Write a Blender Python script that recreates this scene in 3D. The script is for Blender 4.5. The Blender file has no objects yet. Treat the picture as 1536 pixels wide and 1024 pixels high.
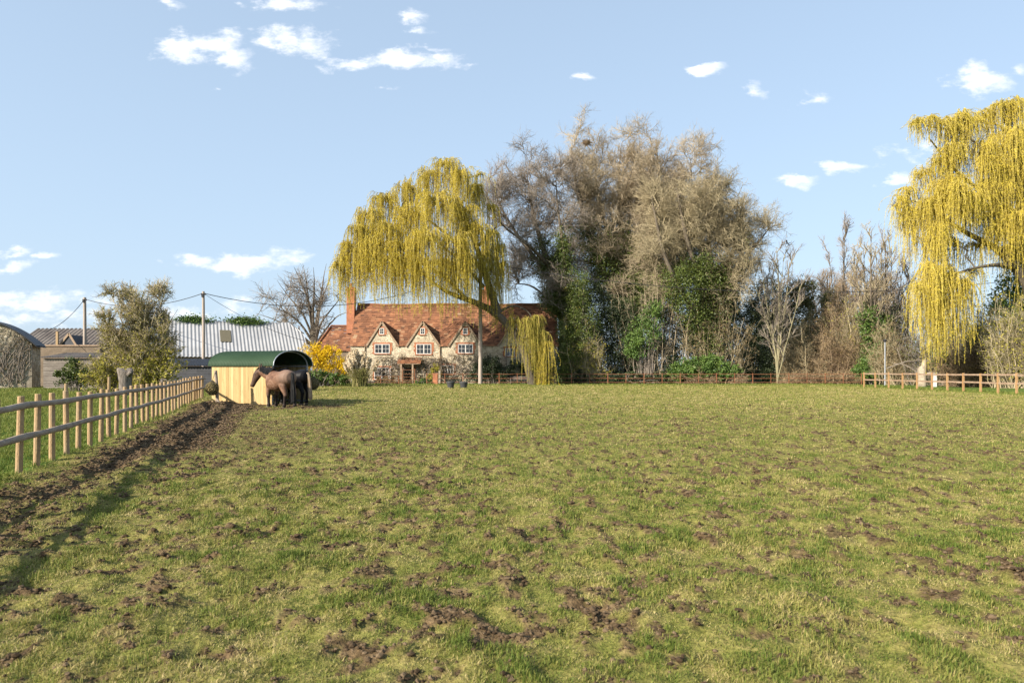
import bpy, math, random
import numpy as np
from mathutils import Vector, Matrix
C = bpy.context.scene.collection
R = math.radians
rng = np.random.default_rng(7)
random.seed(7)
F = 1024.0; CX = 768.0; HY = 555.0; EYE = 1.58      # photograph: focal length and horizon in its pixels, eye height in metres

def at(px, py, Y):
    return np.array([(px - CX) / F * Y, Y, EYE + (HY - py) / F * Y])
def gx(px, Y):
    return (px - CX) / F * Y
def zz(py, Y):
    return EYE + (HY - py) / F * Y

# ------------------------------------------------------------------ noise
def _hash(ix, iy, seed):
    h = (ix.astype(np.int64) * 374761393 + iy.astype(np.int64) * 668265263 + seed * 1442695041) & 0xffffffff
    h = ((h ^ (h >> 13)) * 1274126177) & 0xffffffff
    return ((h ^ (h >> 16)) & 0xffff) / 65535.0
def vnoise(x, y, seed=0):
    x = np.asarray(x, float); y = np.asarray(y, float)
    ix = np.floor(x); iy = np.floor(y); fx = x - ix; fy = y - iy
    fx = fx * fx * (3 - 2 * fx); fy = fy * fy * (3 - 2 * fy)
    a = _hash(ix, iy, seed); b = _hash(ix + 1, iy, seed); c = _hash(ix, iy + 1, seed); d = _hash(ix + 1, iy + 1, seed)
    return (a * (1 - fx) + b * fx) * (1 - fy) + (c * (1 - fx) + d * fx) * fy
def fbm(x, y, seed=0, oct=4):
    s = 0; a = .5; n = 0
    for k in range(oct):
        s = s + a * vnoise(x * 2 ** k + 17.3 * k, y * 2 ** k + 5.1 * k, seed + k); n += a; a *= .55
    return s / n
def sstep(a, b, x):
    t = np.clip((x - a) / (b - a), 0, 1)
    return t * t * (3 - 2 * t)
def norm(v):
    return v / np.maximum(np.linalg.norm(v, axis=-1, keepdims=True), 1e-9)

# ------------------------------------------------------------------ geometry collector
class Geo:
    def __init__(s):
        s.v = []; s.q = []; s.t = []; s.p = []; s.n = 0; s.tint = []; s.any = False
    def add(s, V, Q=None, T=None, P=None, tint=None):
        V = np.asarray(V, float).reshape(-1, 3)
        if Q is not None and len(Q): s.q.append(np.asarray(Q, np.int64).reshape(-1, 4) + s.n)
        if T is not None and len(T): s.t.append(np.asarray(T, np.int64).reshape(-1, 3) + s.n)
        if P is not None:
            for f in P: s.p.append([i + s.n for i in f])
        if tint is None: s.tint.append(np.full(len(V), .5))
        else:
            s.any = True; s.tint.append(np.broadcast_to(np.asarray(tint, float), (len(V),)))
        s.v.append(V); s.n += len(V)
        return s
    def box(s, c, d, rz=0, rx=0, tint=None):
        x, y, z = d[0] / 2, d[1] / 2, d[2] / 2
        V = np.array([[-x, -y, -z], [x, -y, -z], [x, y, -z], [-x, y, -z], [-x, -y, z], [x, -y, z], [x, y, z], [-x, y, z]])
        if rx:
            m = np.array(Matrix.Rotation(rx, 3, 'X')); V = V @ m.T
        if rz:
            m = np.array(Matrix.Rotation(rz, 3, 'Z')); V = V @ m.T
        return s.add(V + np.asarray(c, float), [[0, 3, 2, 1], [4, 5, 6, 7], [0, 1, 5, 4], [1, 2, 6, 5], [2, 3, 7, 6], [3, 0, 4, 7]], tint=tint)
    def span(s, x0, x1, y0, y1, z0, z1, tint=None):
        return s.box(((x0 + x1) / 2, (y0 + y1) / 2, (z0 + z1) / 2), (abs(x1 - x0), abs(y1 - y0), abs(z1 - z0)), tint=tint)
    def beam(s, a, b, w, h, up=(0, 0, 1), tint=None):
        a = np.asarray(a, float); b = np.asarray(b, float); d = norm(b - a)
        sd = np.cross(d, np.asarray(up, float))
        if np.linalg.norm(sd) < 1e-6: sd = np.array([1., 0, 0])
        sd = norm(sd); u = np.cross(sd, d)
        V = [p + sd * (i * w / 2) + u * (j * h / 2) for p in (a, b) for i, j in ((-1, -1), (1, -1), (1, 1), (-1, 1))]
        return s.add(np.array(V), [[0, 1, 2, 3], [7, 6, 5, 4], [0, 4, 5, 1], [1, 5, 6, 2], [2, 6, 7, 3], [3, 7, 4, 0]], tint=tint)
    def tubes(s, P, Rd, S=3, tint=None, caps=False):
        P = np.asarray(P, float); Rd = np.asarray(Rd, float)
        if P.ndim == 2: P = P[None]; Rd = np.broadcast_to(Rd, P.shape[:2])
        N, K, _ = P.shape
        if N == 0: return s
        T = np.empty_like(P); T[:, 1:-1] = P[:, 2:] - P[:, :-2]; T[:, 0] = P[:, 1] - P[:, 0]; T[:, -1] = P[:, -1] - P[:, -2]
        T = norm(T)
        ref = np.where(np.abs(T[:, :1, 2:3]) > .8, np.array([1., 0, 0]), np.array([0, 0, 1.]))
        ref = np.broadcast_to(ref, T.shape)
        A = norm(np.cross(T, ref)); B = np.cross(T, A)
        th = np.arange(S) / S * 2 * math.pi
        V = P[:, :, None] + Rd[:, :, None, None] * (A[:, :, None] * np.cos(th)[None, None, :, None] + B[:, :, None] * np.sin(th)[None, None, :, None])
        base = (np.arange(N) * K * S)[:, None, None]; kk = (np.arange(K - 1) * S)[None, :, None]; j = np.arange(S)[None, None, :]; j2 = (j + 1) % S
        Q = np.stack([base + kk + j, base + kk + j2, base + kk + S + j2, base + kk + S + j], -1).reshape(-1, 4)
        tt = None
        if tint is not None:
            tint = np.asarray(tint, float)
            tt = np.repeat(np.broadcast_to(tint, (N,)), K * S) if tint.ndim <= 1 else None
        PP = None
        if caps:
            PP = []
            for n in range(N):
                PP.append([n * K * S + k for k in range(S)][::-1]); PP.append([n * K * S + (K - 1) * S + k for k in range(S)])
        return s.add(V.reshape(-1, 3), Q, tint=tt, P=PP)
    def rings(s, L, tint=None, cap=True):          # list of equal rings
        L = np.asarray(L, float); K, S, _ = L.shape
        kk = (np.arange(K - 1) * S)[:, None]; j = np.arange(S)[None]; j2 = (j + 1) % S
        Q = np.stack([kk + j, kk + j2, kk + S + j2, kk + S + j], -1).reshape(-1, 4)
        return s.add(L.reshape(-1, 3), Q, P=[list(range(S))[::-1], list(range((K - 1) * S, K * S))] if cap else None, tint=tint)
    def lathe(s, c, prof, S=24, tint=None):
        th = np.arange(S) / S * 2 * math.pi
        return s.rings([[[c[0] + r * math.cos(a), c[1] + r * math.sin(a), c[2] + z] for a in th] for r, z in prof], tint)
    def prism(s, poly, ext, tint=None):            # 3-D polygon pushed along a vector
        P = np.asarray(poly, float); n = len(P); V = np.vstack([P, P + np.asarray(ext, float)])
        return s.add(V, [[i, (i + 1) % n, n + (i + 1) % n, n + i] for i in range(n)], P=[list(range(n))[::-1], list(range(n, 2 * n))], tint=tint)
    def leaves(s, c, size, rg, asp=.55, tint=None, down=0., flat=0.):
        c = np.asarray(c, float); N = len(c)
        if N == 0: return s
        size = np.broadcast_to(np.asarray(size, float), (N,))
        a = rg.normal(0, 1, (N, 3)); a[:, 2] = a[:, 2] * (1 - flat) - down; a = norm(a)
        b = norm(np.cross(a, rg.normal(0, 1, (N, 3))))
        l = a * size[:, None] * .5; w = b * (size * asp)[:, None] * .5
        n = np.cross(a, b) * (size * .12)[:, None]
        V = np.stack([c - l, c + w + n, c + l, c - w + n], 1).reshape(-1, 3)
        Q = np.arange(N * 4).reshape(-1, 4)
        return s.add(V, Q, tint=np.repeat(rg.uniform(0, 1, N) if tint is None else np.broadcast_to(tint, (N,)), 4))
    def mesh(s, name, off=(0, 0, 0), smooth=False):
        me = bpy.data.meshes.new(name)
        V = np.vstack(s.v) - np.asarray(off, float)
        li = []; st = []; tot = 0
        if s.q:
            q = np.vstack(s.q); li.append(q.ravel()); st.append(np.arange(len(q)) * 4); tot = len(q) * 4
        if s.t:
            t = np.vstack(s.t); li.append(t.ravel()); st.append(tot + np.arange(len(t)) * 3); tot += len(t) * 3
        for f in s.p:
            li.append(np.array(f)); st.append(np.array([tot])); tot += len(f)
        li = np.concatenate(li).astype(np.int32); st = np.concatenate(st).astype(np.int32)
        me.vertices.add(len(V)); me.vertices.foreach_set('co', V.astype(np.float32).ravel())
        me.loops.add(len(li)); me.loops.foreach_set('vertex_index', li)
        me.polygons.add(len(st)); me.polygons.foreach_set('loop_start', st)
        me.polygons.foreach_set('use_smooth', np.full(len(st), smooth, dtype=bool))
        if s.any:
            at_ = me.attributes.new('tint', 'FLOAT', 'POINT'); at_.data.foreach_set('value', np.concatenate(s.tint).astype(np.float32))
        me.update(calc_edges=True)
        return me

def root_loc(p):
    while p.parent is not None: p = p.parent
    return np.array(p.location)
def obj(name, g, m, parent=None, smooth=False, label=None):
    off = root_loc(parent) if parent is not None else np.zeros(3)
    me = g.mesh(name, off, smooth) if isinstance(g, Geo) else g
    o = bpy.data.objects.new(name, me); C.objects.link(o)
    if m is not None:
        me.materials.clear(); me.materials.append(m)
    if parent is not None: o.parent = parent
    if label: o['label'] = label
    return o
def tag(o, label, cat, group=None):
    o['label'] = label; o['category'] = cat
    if group: o['group'] = group
    return o
def thing(name, label, cat, loc, group=None):
    o = bpy.data.objects.new(name, None); C.objects.link(o); o.location = [float(a) for a in loc]; o.empty_display_size = .2
    return tag(o, label, cat, group)

# ------------------------------------------------------------------ materials
def nt_new(name):
    m = bpy.data.materials.new(name); m.use_nodes = True; nt = m.node_tree
    b = nt.nodes['Principled BSDF']
    return m, nt, b
def ramp(nt, cols, interp='LINEAR'):
    r = nt.nodes.new('ShaderNodeValToRGB'); r.color_ramp.interpolation = interp
    e = r.color_ramp.elements
    while len(e) < len(cols): e.new(.5)
    for k, (p, c) in enumerate(cols):
        e[k].position = p; e[k].color = (c[0], c[1], c[2], 1)
    return r
def coords(nt, scale=(1, 1, 1), which='Object'):
    tc = nt.nodes.new('ShaderNodeTexCoord'); mp = nt.nodes.new('ShaderNodeMapping'); mp.inputs['Scale'].default_value = scale
    nt.links.new(tc.outputs[which], mp.inputs['Vector'])
    return mp.outputs['Vector']
def noise(nt, vec, scale, detail=4, rough=.6, dist=0):
    n = nt.nodes.new('ShaderNodeTexNoise'); n.inputs['Scale'].default_value = scale; n.inputs['Detail'].default_value = detail
    n.inputs['Roughness'].default_value = rough; n.inputs['Distortion'].default_value = dist
    nt.links.new(vec, n.inputs['Vector'])
    return n.outputs['Fac']
def mixc(nt, fac, a, b, mode='MIX'):
    m = nt.nodes.new('ShaderNodeMix'); m.data_type = 'RGBA'; m.blend_type = mode
    for k, s in ((0, fac), (6, a), (7, b)):
        if isinstance(s, (int, float)): m.inputs[k].default_value = s
        elif isinstance(s, tuple): m.inputs[k].default_value = (s[0], s[1], s[2], 1)
        else: nt.links.new(s, m.inputs[k])
    return m.outputs[2]
def math_(nt, op, a, b=None, clamp=False):
    m = nt.nodes.new('ShaderNodeMath'); m.operation = op; m.use_clamp = clamp
    for k, s in enumerate((a, b)):
        if s is None: continue
        if isinstance(s, (int, float)): m.inputs[k].default_value = s
        else: nt.links.new(s, m.inputs[k])
    return m.outputs[0]
def bump(nt, b, h, strength=.5, dist=.02):
    n = nt.nodes.new('ShaderNodeBump'); n.inputs['Strength'].default_value = strength; n.inputs['Distance'].default_value = dist
    nt.links.new(h, n.inputs['Height']); nt.links.new(n.outputs[0], b.inputs['Normal'])
def nmat(name, cols, scale=3, stretch=(1, 1, 1), detail=5, rough=.8, bs=.4, bd=.02, metal=0, fine=None, spec=.3, dist=0):
    m, nt, b = nt_new(name); v = coords(nt, stretch)
    f = noise(nt, v, scale, detail, .65, dist); r = ramp(nt, cols); nt.links.new(f, r.inputs[0])
    col = r.outputs[0]
    if fine:
        f2 = noise(nt, v, fine[0], 3, .6); r2 = ramp(nt, [(.3, (1 - fine[1],) * 3), (.7, (1 + fine[1] * .6,) * 3)]); nt.links.new(f2, r2.inputs[0])
        col = mixc(nt, 1., col, r2.outputs[0], 'MULTIPLY'); f = f2
    nt.links.new(col, b.inputs['Base Color']); b.inputs['Roughness'].default_value = rough; b.inputs['Metallic'].default_value = metal
    b.inputs['Specular IOR Level'].default_value = spec
    if bs: bump(nt, b, f, bs, bd)
    return m
def leafmat(name, cols, trans=.3, rough=.6, spec=.2):
    m, nt, b = nt_new(name)
    a = nt.nodes.new('ShaderNodeAttribute'); a.attribute_name = 'tint'
    r = ramp(nt, cols); nt.links.new(a.outputs['Fac'], r.inputs[0])
    nt.links.new(r.outputs[0], b.inputs['Base Color']); b.inputs['Roughness'].default_value = rough; b.inputs['Specular IOR Level'].default_value = spec
    if trans:
        t = nt.nodes.new('ShaderNodeBsdfTranslucent'); nt.links.new(r.outputs[0], t.inputs[0])
        mx = nt.nodes.new('ShaderNodeMixShader'); mx.inputs[0].default_value = trans
        nt.links.new(b.outputs[0], mx.inputs[1]); nt.links.new(t.outputs[0], mx.inputs[2])
        nt.links.new(mx.outputs[0], nt.nodes['Material Output'].inputs[0])
    return m

M = {}
M['post'] = nmat('new_timber_post', [(.25, (.22, .145, .08)), (.5, (.36, .245, .13)), (.75, (.29, .225, .15))], 2.2, (3, 3, .7), rough=.8, fine=(26, .25))
M['rail'] = nmat('weathered_rail', [(.3, (.20, .155, .12)), (.6, (.30, .25, .20)), (.8, (.36, .32, .27))], 2.5, (1, 1, 2), rough=.85, fine=(24, .25))
M['railR'] = nmat('brown_rail', [(.3, (.20, .13, .085)), (.6, (.28, .205, .145)), (.8, (.35, .285, .22))], 2.5, rough=.85, fine=(20, .2))
M['postR'] = nmat('orange_timber_post', [(.3, (.29, .165, .07)), (.7, (.38, .235, .11))], 2.5, rough=.8, fine=(20, .2))
M['pole'] = nmat('silvered_pole_timber', [(.3, (.26, .21, .17)), (.7, (.42, .36, .31))], 1.6, (6, 6, .4), rough=.85, fine=(14, .2))
M['rust'] = nmat('rusty_iron', [(.3, (.15, .06, .03)), (.6, (.26, .11, .055)), (.8, (.33, .16, .09))], 5, rough=.75)
M['wire'] = nmat('black_cable', [(.3, (.02, .02, .022)), (.7, (.035, .035, .04))], 3, bs=0)
M['dark'] = nmat('dark_opening', [(.3, (.008, .008, .008)), (.7, (.016, .014, .012))], 3, bs=0)
M['white'] = nmat('white_paint', [(.3, (.54, .53, .50)), (.7, (.66, .65, .62))], 3, bs=.1)
M['greyw'] = nmat('grey_weathered_boards', [(.3, (.10, .083, .072)), (.55, (.19, .165, .142)), (.8, (.29, .255, .22))], 1.4, (.7, .7, 7), rough=.9, fine=(9, .3))
M['slate'] = nmat('dark_tin', [(.3, (.026, .029, .036)), (.7, (.06, .064, .075))], 2, rough=.6)
M['tin'] = nmat('silver_corrugated_steel', [(.3, (.26, .265, .275)), (.55, (.32, .325, .335)), (.8, (.37, .37, .38))], .55, (1, 1, .35), rough=.55, fine=(9, .07), metal=.1, bs=.1)
M['asb'] = nmat('brown_grey_corrugated_sheet', [(.3, (.09, .075, .068)), (.55, (.155, .135, .12)), (.8, (.235, .21, .185))], .8, rough=.9, fine=(6, .2))
M['green'] = nmat('green_coated_steel', [(.3, (.020, .044, .021)), (.7, (.032, .062, .032))], 1.2, rough=.6, bs=.05, spec=.2)
M['galv'] = nmat('galvanised_frame', [(.3, (.33, .35, .38)), (.7, (.46, .48, .52))], 6, rough=.45, metal=.5, bs=.05)
M['lime'] = nmat('lean_bark', [(.3, (.055, .046, .034)), (.6, (.11, .092, .066)), (.8, (.17, .145, .10))], 3, (2, 2, .6), rough=.95, fine=(12, .35), bd=.05)
M['twig'] = nmat('tan_bare_twigs', [(.3, (.25, .20, .135)), (.55, (.345, .285, .195)), (.8, (.42, .35, .245))], .35, rough=.9, bs=0)
M['twigg'] = nmat('grey_bare_twigs', [(.3, (.16, .135, .115)), (.55, (.235, .20, .165)), (.8, (.30, .26, .21))], .35, rough=.9, bs=0)
M['twigo'] = nmat('lichened_olive_twigs', [(.3, (.22, .18, .11)), (.55, (.32, .27, .17)), (.8, (.40, .34, .22))], .35, rough=.9, bs=0)
M['twigb'] = nmat('russet_brown_twigs', [(.3, (.185, .125, .08)), (.55, (.27, .20, .125)), (.8, (.34, .265, .17))], .4, rough=.9, bs=0)
M['bark'] = nmat('grey_brown_bark', [(.3, (.07, .058, .045)), (.55, (.14, .115, .085)), (.8, (.21, .18, .12))], 2, (2, 2, .5), rough=.95, fine=(9, .3), bd=.04)
M['stump'] = nmat('stripped_grey_stump', [(.3, (.10, .083, .07)), (.5, (.20, .17, .145)), (.7, (.30, .265, .23))], 3.5, (3, 3, .35), rough=.95, fine=(11, .45), bd=.08, bs=.9)
M['pale'] = nmat('bleached_wood', [(.3, (.22, .18, .135)), (.7, (.40, .345, .265))], 3, rough=.9, fine=(10, .25))
M['ivy'] = leafmat('ivy_leaf', [(0, (.028, .046, .010)), (.45, (.070, .100, .019)), (.8, (.13, .16, .033)), (1, (.20, .22, .06))], .15, .45, .4)
M['everg'] = leafmat('dark_evergreen_leaf', [(0, (.016, .027, .012)), (.6, (.036, .052, .020)), (1, (.08, .10, .036))], .15, .5, .4)
M['laurel'] = leafmat('bright_green_leaf', [(0, (.045, .09, .018)), (.6, (.10, .17, .034)), (1, (.17, .24, .055))], .2, .5, .4)
M['olive'] = leafmat('young_olive_leaf', [(0, (.15, .15, .024)), (.5, (.30, .275, .040)), (1, (.42, .37, .07))], .3, .6)
M['conif'] = leafmat('olive_conifer_spray', [(0, (.05, .058, .02)), (.6, (.11, .112, .038)), (1, (.18, .17, .06))], .1, .7)
M['brack'] = leafmat('dry_brown_leaf', [(0, (.10, .065, .03)), (.5, (.19, .135, .068)), (1, (.29, .22, .12))], .2, .8)
M['willow'] = leafmat('yellow_willow_catkin', [(0, (.31, .25, .026)), (.4, (.57, .465, .046)), (.75, (.74, .61, .08)), (1, (.78, .67, .17))], .4, .6)
M['willowo'] = leafmat('olive_willow_leaf', [(0, (.15, .16, .026)), (.5, (.28, .275, .042)), (1, (.43, .39, .065))], .4, .6)  # darker, greener tint than the catkins, for some inner and lower strands
M['wtwig'] = nmat('willow_twig', [(.3, (.27, .215, .05)), (.7, (.40, .32, .07))], 1, bs=0)
M['forsy'] = leafmat('yellow_forsythia_bloom', [(0, (.42, .29, .008)), (.5, (.70, .48, .012)), (1, (.80, .60, .03))], .25, .6)
M['plume'] = leafmat('cream_pampas_plume', [(0, (.55, .45, .30)), (.5, (.72, .63, .47)), (1, (.82, .75, .62))], .4, .9)
M['blade'] = leafmat('pampas_blade', [(0, (.10, .11, .03)), (.5, (.20, .20, .06)), (1, (.38, .30, .14))], .2, .7)
# ------------------------------------------------------------------ ground
FP = np.array([-7.51, 10.37]); FU = np.array([-.3244, .9459]); FN = np.array([.9459, .3244])
def fence_ds(x, y):
    return (x - FP[0]) * FN[0] + (y - FP[1]) * FN[1], (x - FP[0]) * FU[0] + (y - FP[1]) * FU[1]
def mud_mask(x, y):
    d, s = fence_ds(x, y)
    wide = 1.55 + 1.6 * sstep(-1, 6, s) + .5 * sstep(14, 22, s)
    n = fbm(x * .9, y * .9, 3, 4); n2 = fbm(x * 2.6, y * 2.2, 11, 4)
    band = np.exp(-((d - 1.05 - .1 * np.sin(s * .7)) / (.38 + .16 * sstep(0, 8, s))) ** 2) + np.exp(-((d - 2.0 - .1 * np.sin(s * .9)) / (.34 + .25 * sstep(0, 8, s))) ** 2)
    strip = (.35 + .65 * np.clip(band * 1.2, 0, 1)) * sstep(.25, .7, d + (n2 - .5) * .8) * (1 - sstep(wide - .5, wide + .7, d + (n - .5) * 2.2)) * (1 - sstep(27, 30, s)) * (.75 + .25 * sstep(-5, 2, s))
    e = ((x + 6.2) / 3.2) ** 2 + ((y - 17.5) / 5.5) ** 2
    patch = (1 - sstep(.4, 1.5, e + (n - .5) * 1.2)) * .62
    e2 = ((x + 10.3) / 3.6) ** 2 + ((y - 29.0) / 2.8) ** 2
    sh = (1 - sstep(.5, 1.4, e2 + (n2 - .5) * 1.0)) * .9
    pt = fbm(x * .45, y * .35, 31, 3)
    spots = sstep(.62, .70, fbm(x * 5.6, y * 4.4, 23, 4) + (pt - .5) * .13) * (1 - .35 * sstep(10, 34, y))
    spots2 = sstep(.565, .71, fbm(x * 9.0, y * 7.0, 41, 3) + (pt - .5) * .13) * .85 * (1 - .6 * sstep(10, 30, y))
    m = np.maximum.reduce([strip * sstep(.25, .43, n2), patch * sstep(.42, .56, n2), sh * sstep(.36, .5, n2), spots, spots2])
    m = m * np.where(d < .2, 0., 1.) * (1 - sstep(44, 66, y))
    return np.clip(m, 0, 1)
def lush_mask(x, y):
    d, s = fence_ds(x, y)
    left = np.where(d < 0.05, 1., 0.) * sstep(6, 8, y + 0 * x)
    far = sstep(66, 71, y + 0 * x) * .8
    right = sstep(30.5, 32.5, x) * .8
    return np.clip(np.maximum(np.maximum(left, far), right), 0, 1)
def ground_h(x, y):
    m = mud_mask(x, y); d, s = fence_ds(x, y)
    near = 1 - sstep(25, 45, np.hypot(x, y))
    h = (fbm(x * .7, y * .7, 51, 3) - .5) * .10 + ((fbm(x * 2.6, y * 2.6, 61, 3) - .5) * .10 + np.abs(fbm(x * 5.6, y * 5.0, 67, 2) - .5) * -.11 + .02) * near
    h = h + m * ((fbm(x * 6.5, y * 6.0, 71, 4) - .42) * .15 - .004) * near
    tr = np.exp(-((d - 1.15 - .12 * np.sin(s * .7)) / .22) ** 2) + .8 * np.exp(-((d - 2.15 + .1 * np.sin(s * .9)) / .25) ** 2) * sstep(-4, 2, s)
    h = h - .032 * tr * near * (1 - sstep(24, 28, s)) + .03 * np.exp(-((d - 1.65) / .3) ** 2) * near * (1 - sstep(24, 28, s))
    h = h + .13 * sstep(16, 27, s) * np.exp(-(d / 1.4) ** 2)              # the bank under the far end of the fence
    h = h + .16 * np.exp(-(((x + 13.0) / .9) ** 2 + ((y - 29.2) / 1.5) ** 2))  # trampled heap by the hay
    return h * (1 - sstep(60, 80, np.hypot(x * .8, y)))

def axis(parts):
    out = []
    for a, b, st in parts: out.append(np.arange(a, b, st))
    return np.concatenate(out)
xs_ = np.concatenate([[-2500, -1200, -600, -300, -180, -120, -90, -70], np.arange(-55, -16, .8), np.arange(-16, -11, .16), np.arange(-11, -6, .065), np.arange(-6, 6, .042), np.arange(6, 10, .07), np.arange(10, 16, .16), np.arange(16, 60, .9), [62, 75, 90, 120, 180, 300, 600, 1200, 2500]])
ys_ = np.concatenate([[-400, -100, -40, -15, -5, -1, 1.5], np.arange(2.6, 9, .042), np.arange(9, 13, .06), np.arange(13, 22, .12), np.arange(22, 45, .3), np.arange(45, 100, 1.2), [105, 120, 150, 200, 300, 500, 900, 1600, 3000]])
GX, GY = np.meshgrid(xs_, ys_)
GZ = ground_h(GX, GY)
g = Geo(); nx, ny = len(xs_), len(ys_)
ii = (np.arange(ny - 1) * nx)[:, None] + np.arange(nx - 1)[None]
g.add(np.stack([GX, GY, GZ], -1).reshape(-1, 3), np.stack([ii, ii + 1, ii + nx + 1, ii + nx], -1).reshape(-1, 4))
me = g.mesh('ground', smooth=True)
for nm, val in (('mud', mud_mask(GX, GY)), ('lush', lush_mask(GX, GY))):
    a_ = me.attributes.new(nm, 'FLOAT', 'POINT'); a_.data.foreach_set('value', val.astype(np.float32).ravel())

m, nt, b = nt_new('pasture_ground')
v = coords(nt, (1, 1, 1))
def attr(nt, n):
    a = nt.nodes.new('ShaderNodeAttribute'); a.attribute_name = n
    return a.outputs['Fac']
n1 = noise(nt, v, .55, 6, .65); n2 = noise(nt, v, 5.5, 5, .7); n3 = noise(nt, v, 26, 3, .7)
r1 = ramp(nt, [(.32, (.080, .098, .020)), (.46, (.145, .148, .036)), (.58, (.215, .190, .062)), (.72, (.27, .215, .092))])
nt.links.new(math_(nt, 'ADD', math_(nt, 'MULTIPLY', n1, .25), math_(nt, 'MULTIPLY', n2, .75)), r1.inputs[0])
r2 = ramp(nt, [(.3, (.055, .105, .016)), (.6, (.095, .16, .026)), (.75, (.15, .18, .05))]); nt.links.new(n2, r2.inputs[0])
rm = ramp(nt, [(.3, (.050, .033, .017)), (.5, (.110, .074, .038)), (.72, (.20, .142, .078))]); nt.links.new(n2, rm.inputs[0])
rf = ramp(nt, [(.3, (.55, .55, .55)), (.7, (1.25, 1.25, 1.25))]); nt.links.new(n3, rf.inputs[0])
c = mixc(nt, attr(nt, 'lush'), r1.outputs[0], r2.outputs[0])
c = mixc(nt, attr(nt, 'mud'), c, rm.outputs[0])
c = mixc(nt, 1., c, rf.outputs[0], 'MULTIPLY')
nt.links.new(c, b.inputs['Base Color']); b.inputs['Roughness'].default_value = .95; b.inputs['Specular IOR Level'].default_value = .1
bump(nt, b, math_(nt, 'ADD', n2, math_(nt, 'MULTIPLY', n3, .5)), .8, .05)
ground = obj('ground', me, m); ground['kind'] = 'structure'

# grass: blades over the field, thinner on the ground farther away
def blades(n, ymin, ymax, dens_pow, rg, side=1.02):
    u = rg.uniform(0, 1, n); p = 2 - dens_pow
    Y = (ymin ** p + u * (ymax ** p - ymin ** p)) ** (1 / p)
    X = rg.uniform(-.88, .98, n) * (Y + 1.2)
    return X, Y
NB = 1750000
bxx, byy = blades(NB, 3.0, 73, 1.28, rng); bx2, by2 = blades(480000, 3.0, 10, 1.0, rng); bxx = np.concatenate([bxx, bx2]); byy = np.concatenate([byy, by2]); NB = len(bxx)
mk = mud_mask(bxx, byy); lk = lush_mask(bxx, byy)
keep = rng.uniform(0, 1, NB) > mk * 1.04
keep &= bxx < 33.0 + 3 * rng.uniform(0, 1, NB)
bxx, byy, mk, lk = bxx[keep], byy[keep], mk[keep], lk[keep]
n_ = len(bxx)
cl = fbm(bxx * 3.4, byy * 2.8, 81, 3); cl2 = fbm(bxx * .5, byy * .4, 91, 4); cl3 = fbm(bxx * 3.6, byy * 2.8, 95, 3)
hgt = (.026 + .0009 * byy) * rng.uniform(.5, 1.5, n_) * (.62 + .80 * sstep(.38, .64, cl)) * (1 + .7 * lk) * (1 - .5 * mk)
wid = (.0026 + .00060 * byy) * rng.uniform(.6, 1.3, n_)
tint = np.clip(.42 + (cl2 - .5) * .35 + (cl3 - .5) * 1.5 - (cl - .5) * .5 + rng.normal(0, .24, n_) + .05 + .21 * sstep(8, 34, byy) + .25 * mk, 0, 1)
tint0 = tint; tint = np.where(lk > .5, np.clip(tint * .5, 0, .42), tint)
hd = rng.uniform(0, 2 * math.pi, n_); lean = np.abs(rng.normal(.25, .80, n_)) * (1 - .5 * lk) + .55 * sstep(.5, .8, tint)
ld = np.stack([np.cos(hd), np.sin(hd)], -1)
base = np.stack([bxx, byy, ground_h(bxx, byy) - .006], -1)
wd = hd + rng.normal(1.57, .6, n_); wv = np.stack([np.cos(wd), np.sin(wd), np.zeros(n_)], -1) * wid[:, None] * .5
sl = np.sin(np.minimum(lean, 1.35)); cz = np.cos(np.minimum(lean, 1.35))
mid = base + np.stack([ld[:, 0] * sl * .4, ld[:, 1] * sl * .4, cz * .62], -1) * hgt[:, None]
tip = base + np.stack([ld[:, 0] * sl * 1.05, ld[:, 1] * sl * 1.05, cz * .95], -1) * hgt[:, None]
V = np.stack([base - wv, base + wv, mid + wv * .8, mid - wv * .8, tip], 1).reshape(-1, 3)
i5 = np.arange(n_) * 5
g = Geo(); g.add(V, np.stack([i5, i5 + 1, i5 + 2, i5 + 3], -1), np.stack([i5 + 3, i5 + 2, i5 + 4], -1), tint=np.repeat(tint, 5))
M['grass'] = leafmat('grass_blade', [(0, (.085, .128, .020)), (.3, (.155, .190, .036)), (.55, (.265, .25, .068)), (.8, (.375, .315, .125)), (1, (.45, .365, .17))], .3, .6, .25)
grass = obj('grass', g, M['grass']); grass['kind'] = 'stuff'
tag(grass, 'short trampled paddock grass mixed green and straw coloured', 'grass')

# crumbs of earth kicked up by hooves, thickest where the turf is broken
NC = 420000
cx_, cy_ = blades(NC, 3.0, 34, 1.45, rng)
kx = rng.uniform(0, 1, NC) * 2.4 + .3; ks = rng.uniform(-5, 26, NC); tr_ = rng.uniform(0, 1, NC) < .22
cx_ = np.where(tr_, FP[0] + FU[0] * ks + FN[0] * kx, cx_); cy_ = np.where(tr_, FP[1] + FU[1] * ks + FN[1] * kx, cy_)
mk_ = mud_mask(cx_, cy_); kp = (rng.uniform(0, 1, NC) < mk_ * .9 - .12) & (cy_ > 2.8) & (cy_ < 33); cx_, cy_, mk_ = cx_[kp], cy_[kp], mk_[kp]
n_c = len(cx_); rc = (.0055 + .00042 * cy_) * np.minimum(rng.lognormal(0, .5, n_c), 2.4) * (.6 + .5 * mk_)
ph = (1 + 5 ** .5) / 2; ico = norm(np.array([[-1, ph, 0], [1, ph, 0], [-1, -ph, 0], [1, -ph, 0], [0, -1, ph], [0, 1, ph], [0, -1, -ph], [0, 1, -ph], [ph, 0, -1], [ph, 0, 1], [-ph, 0, -1], [-ph, 0, 1]], float))
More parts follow.
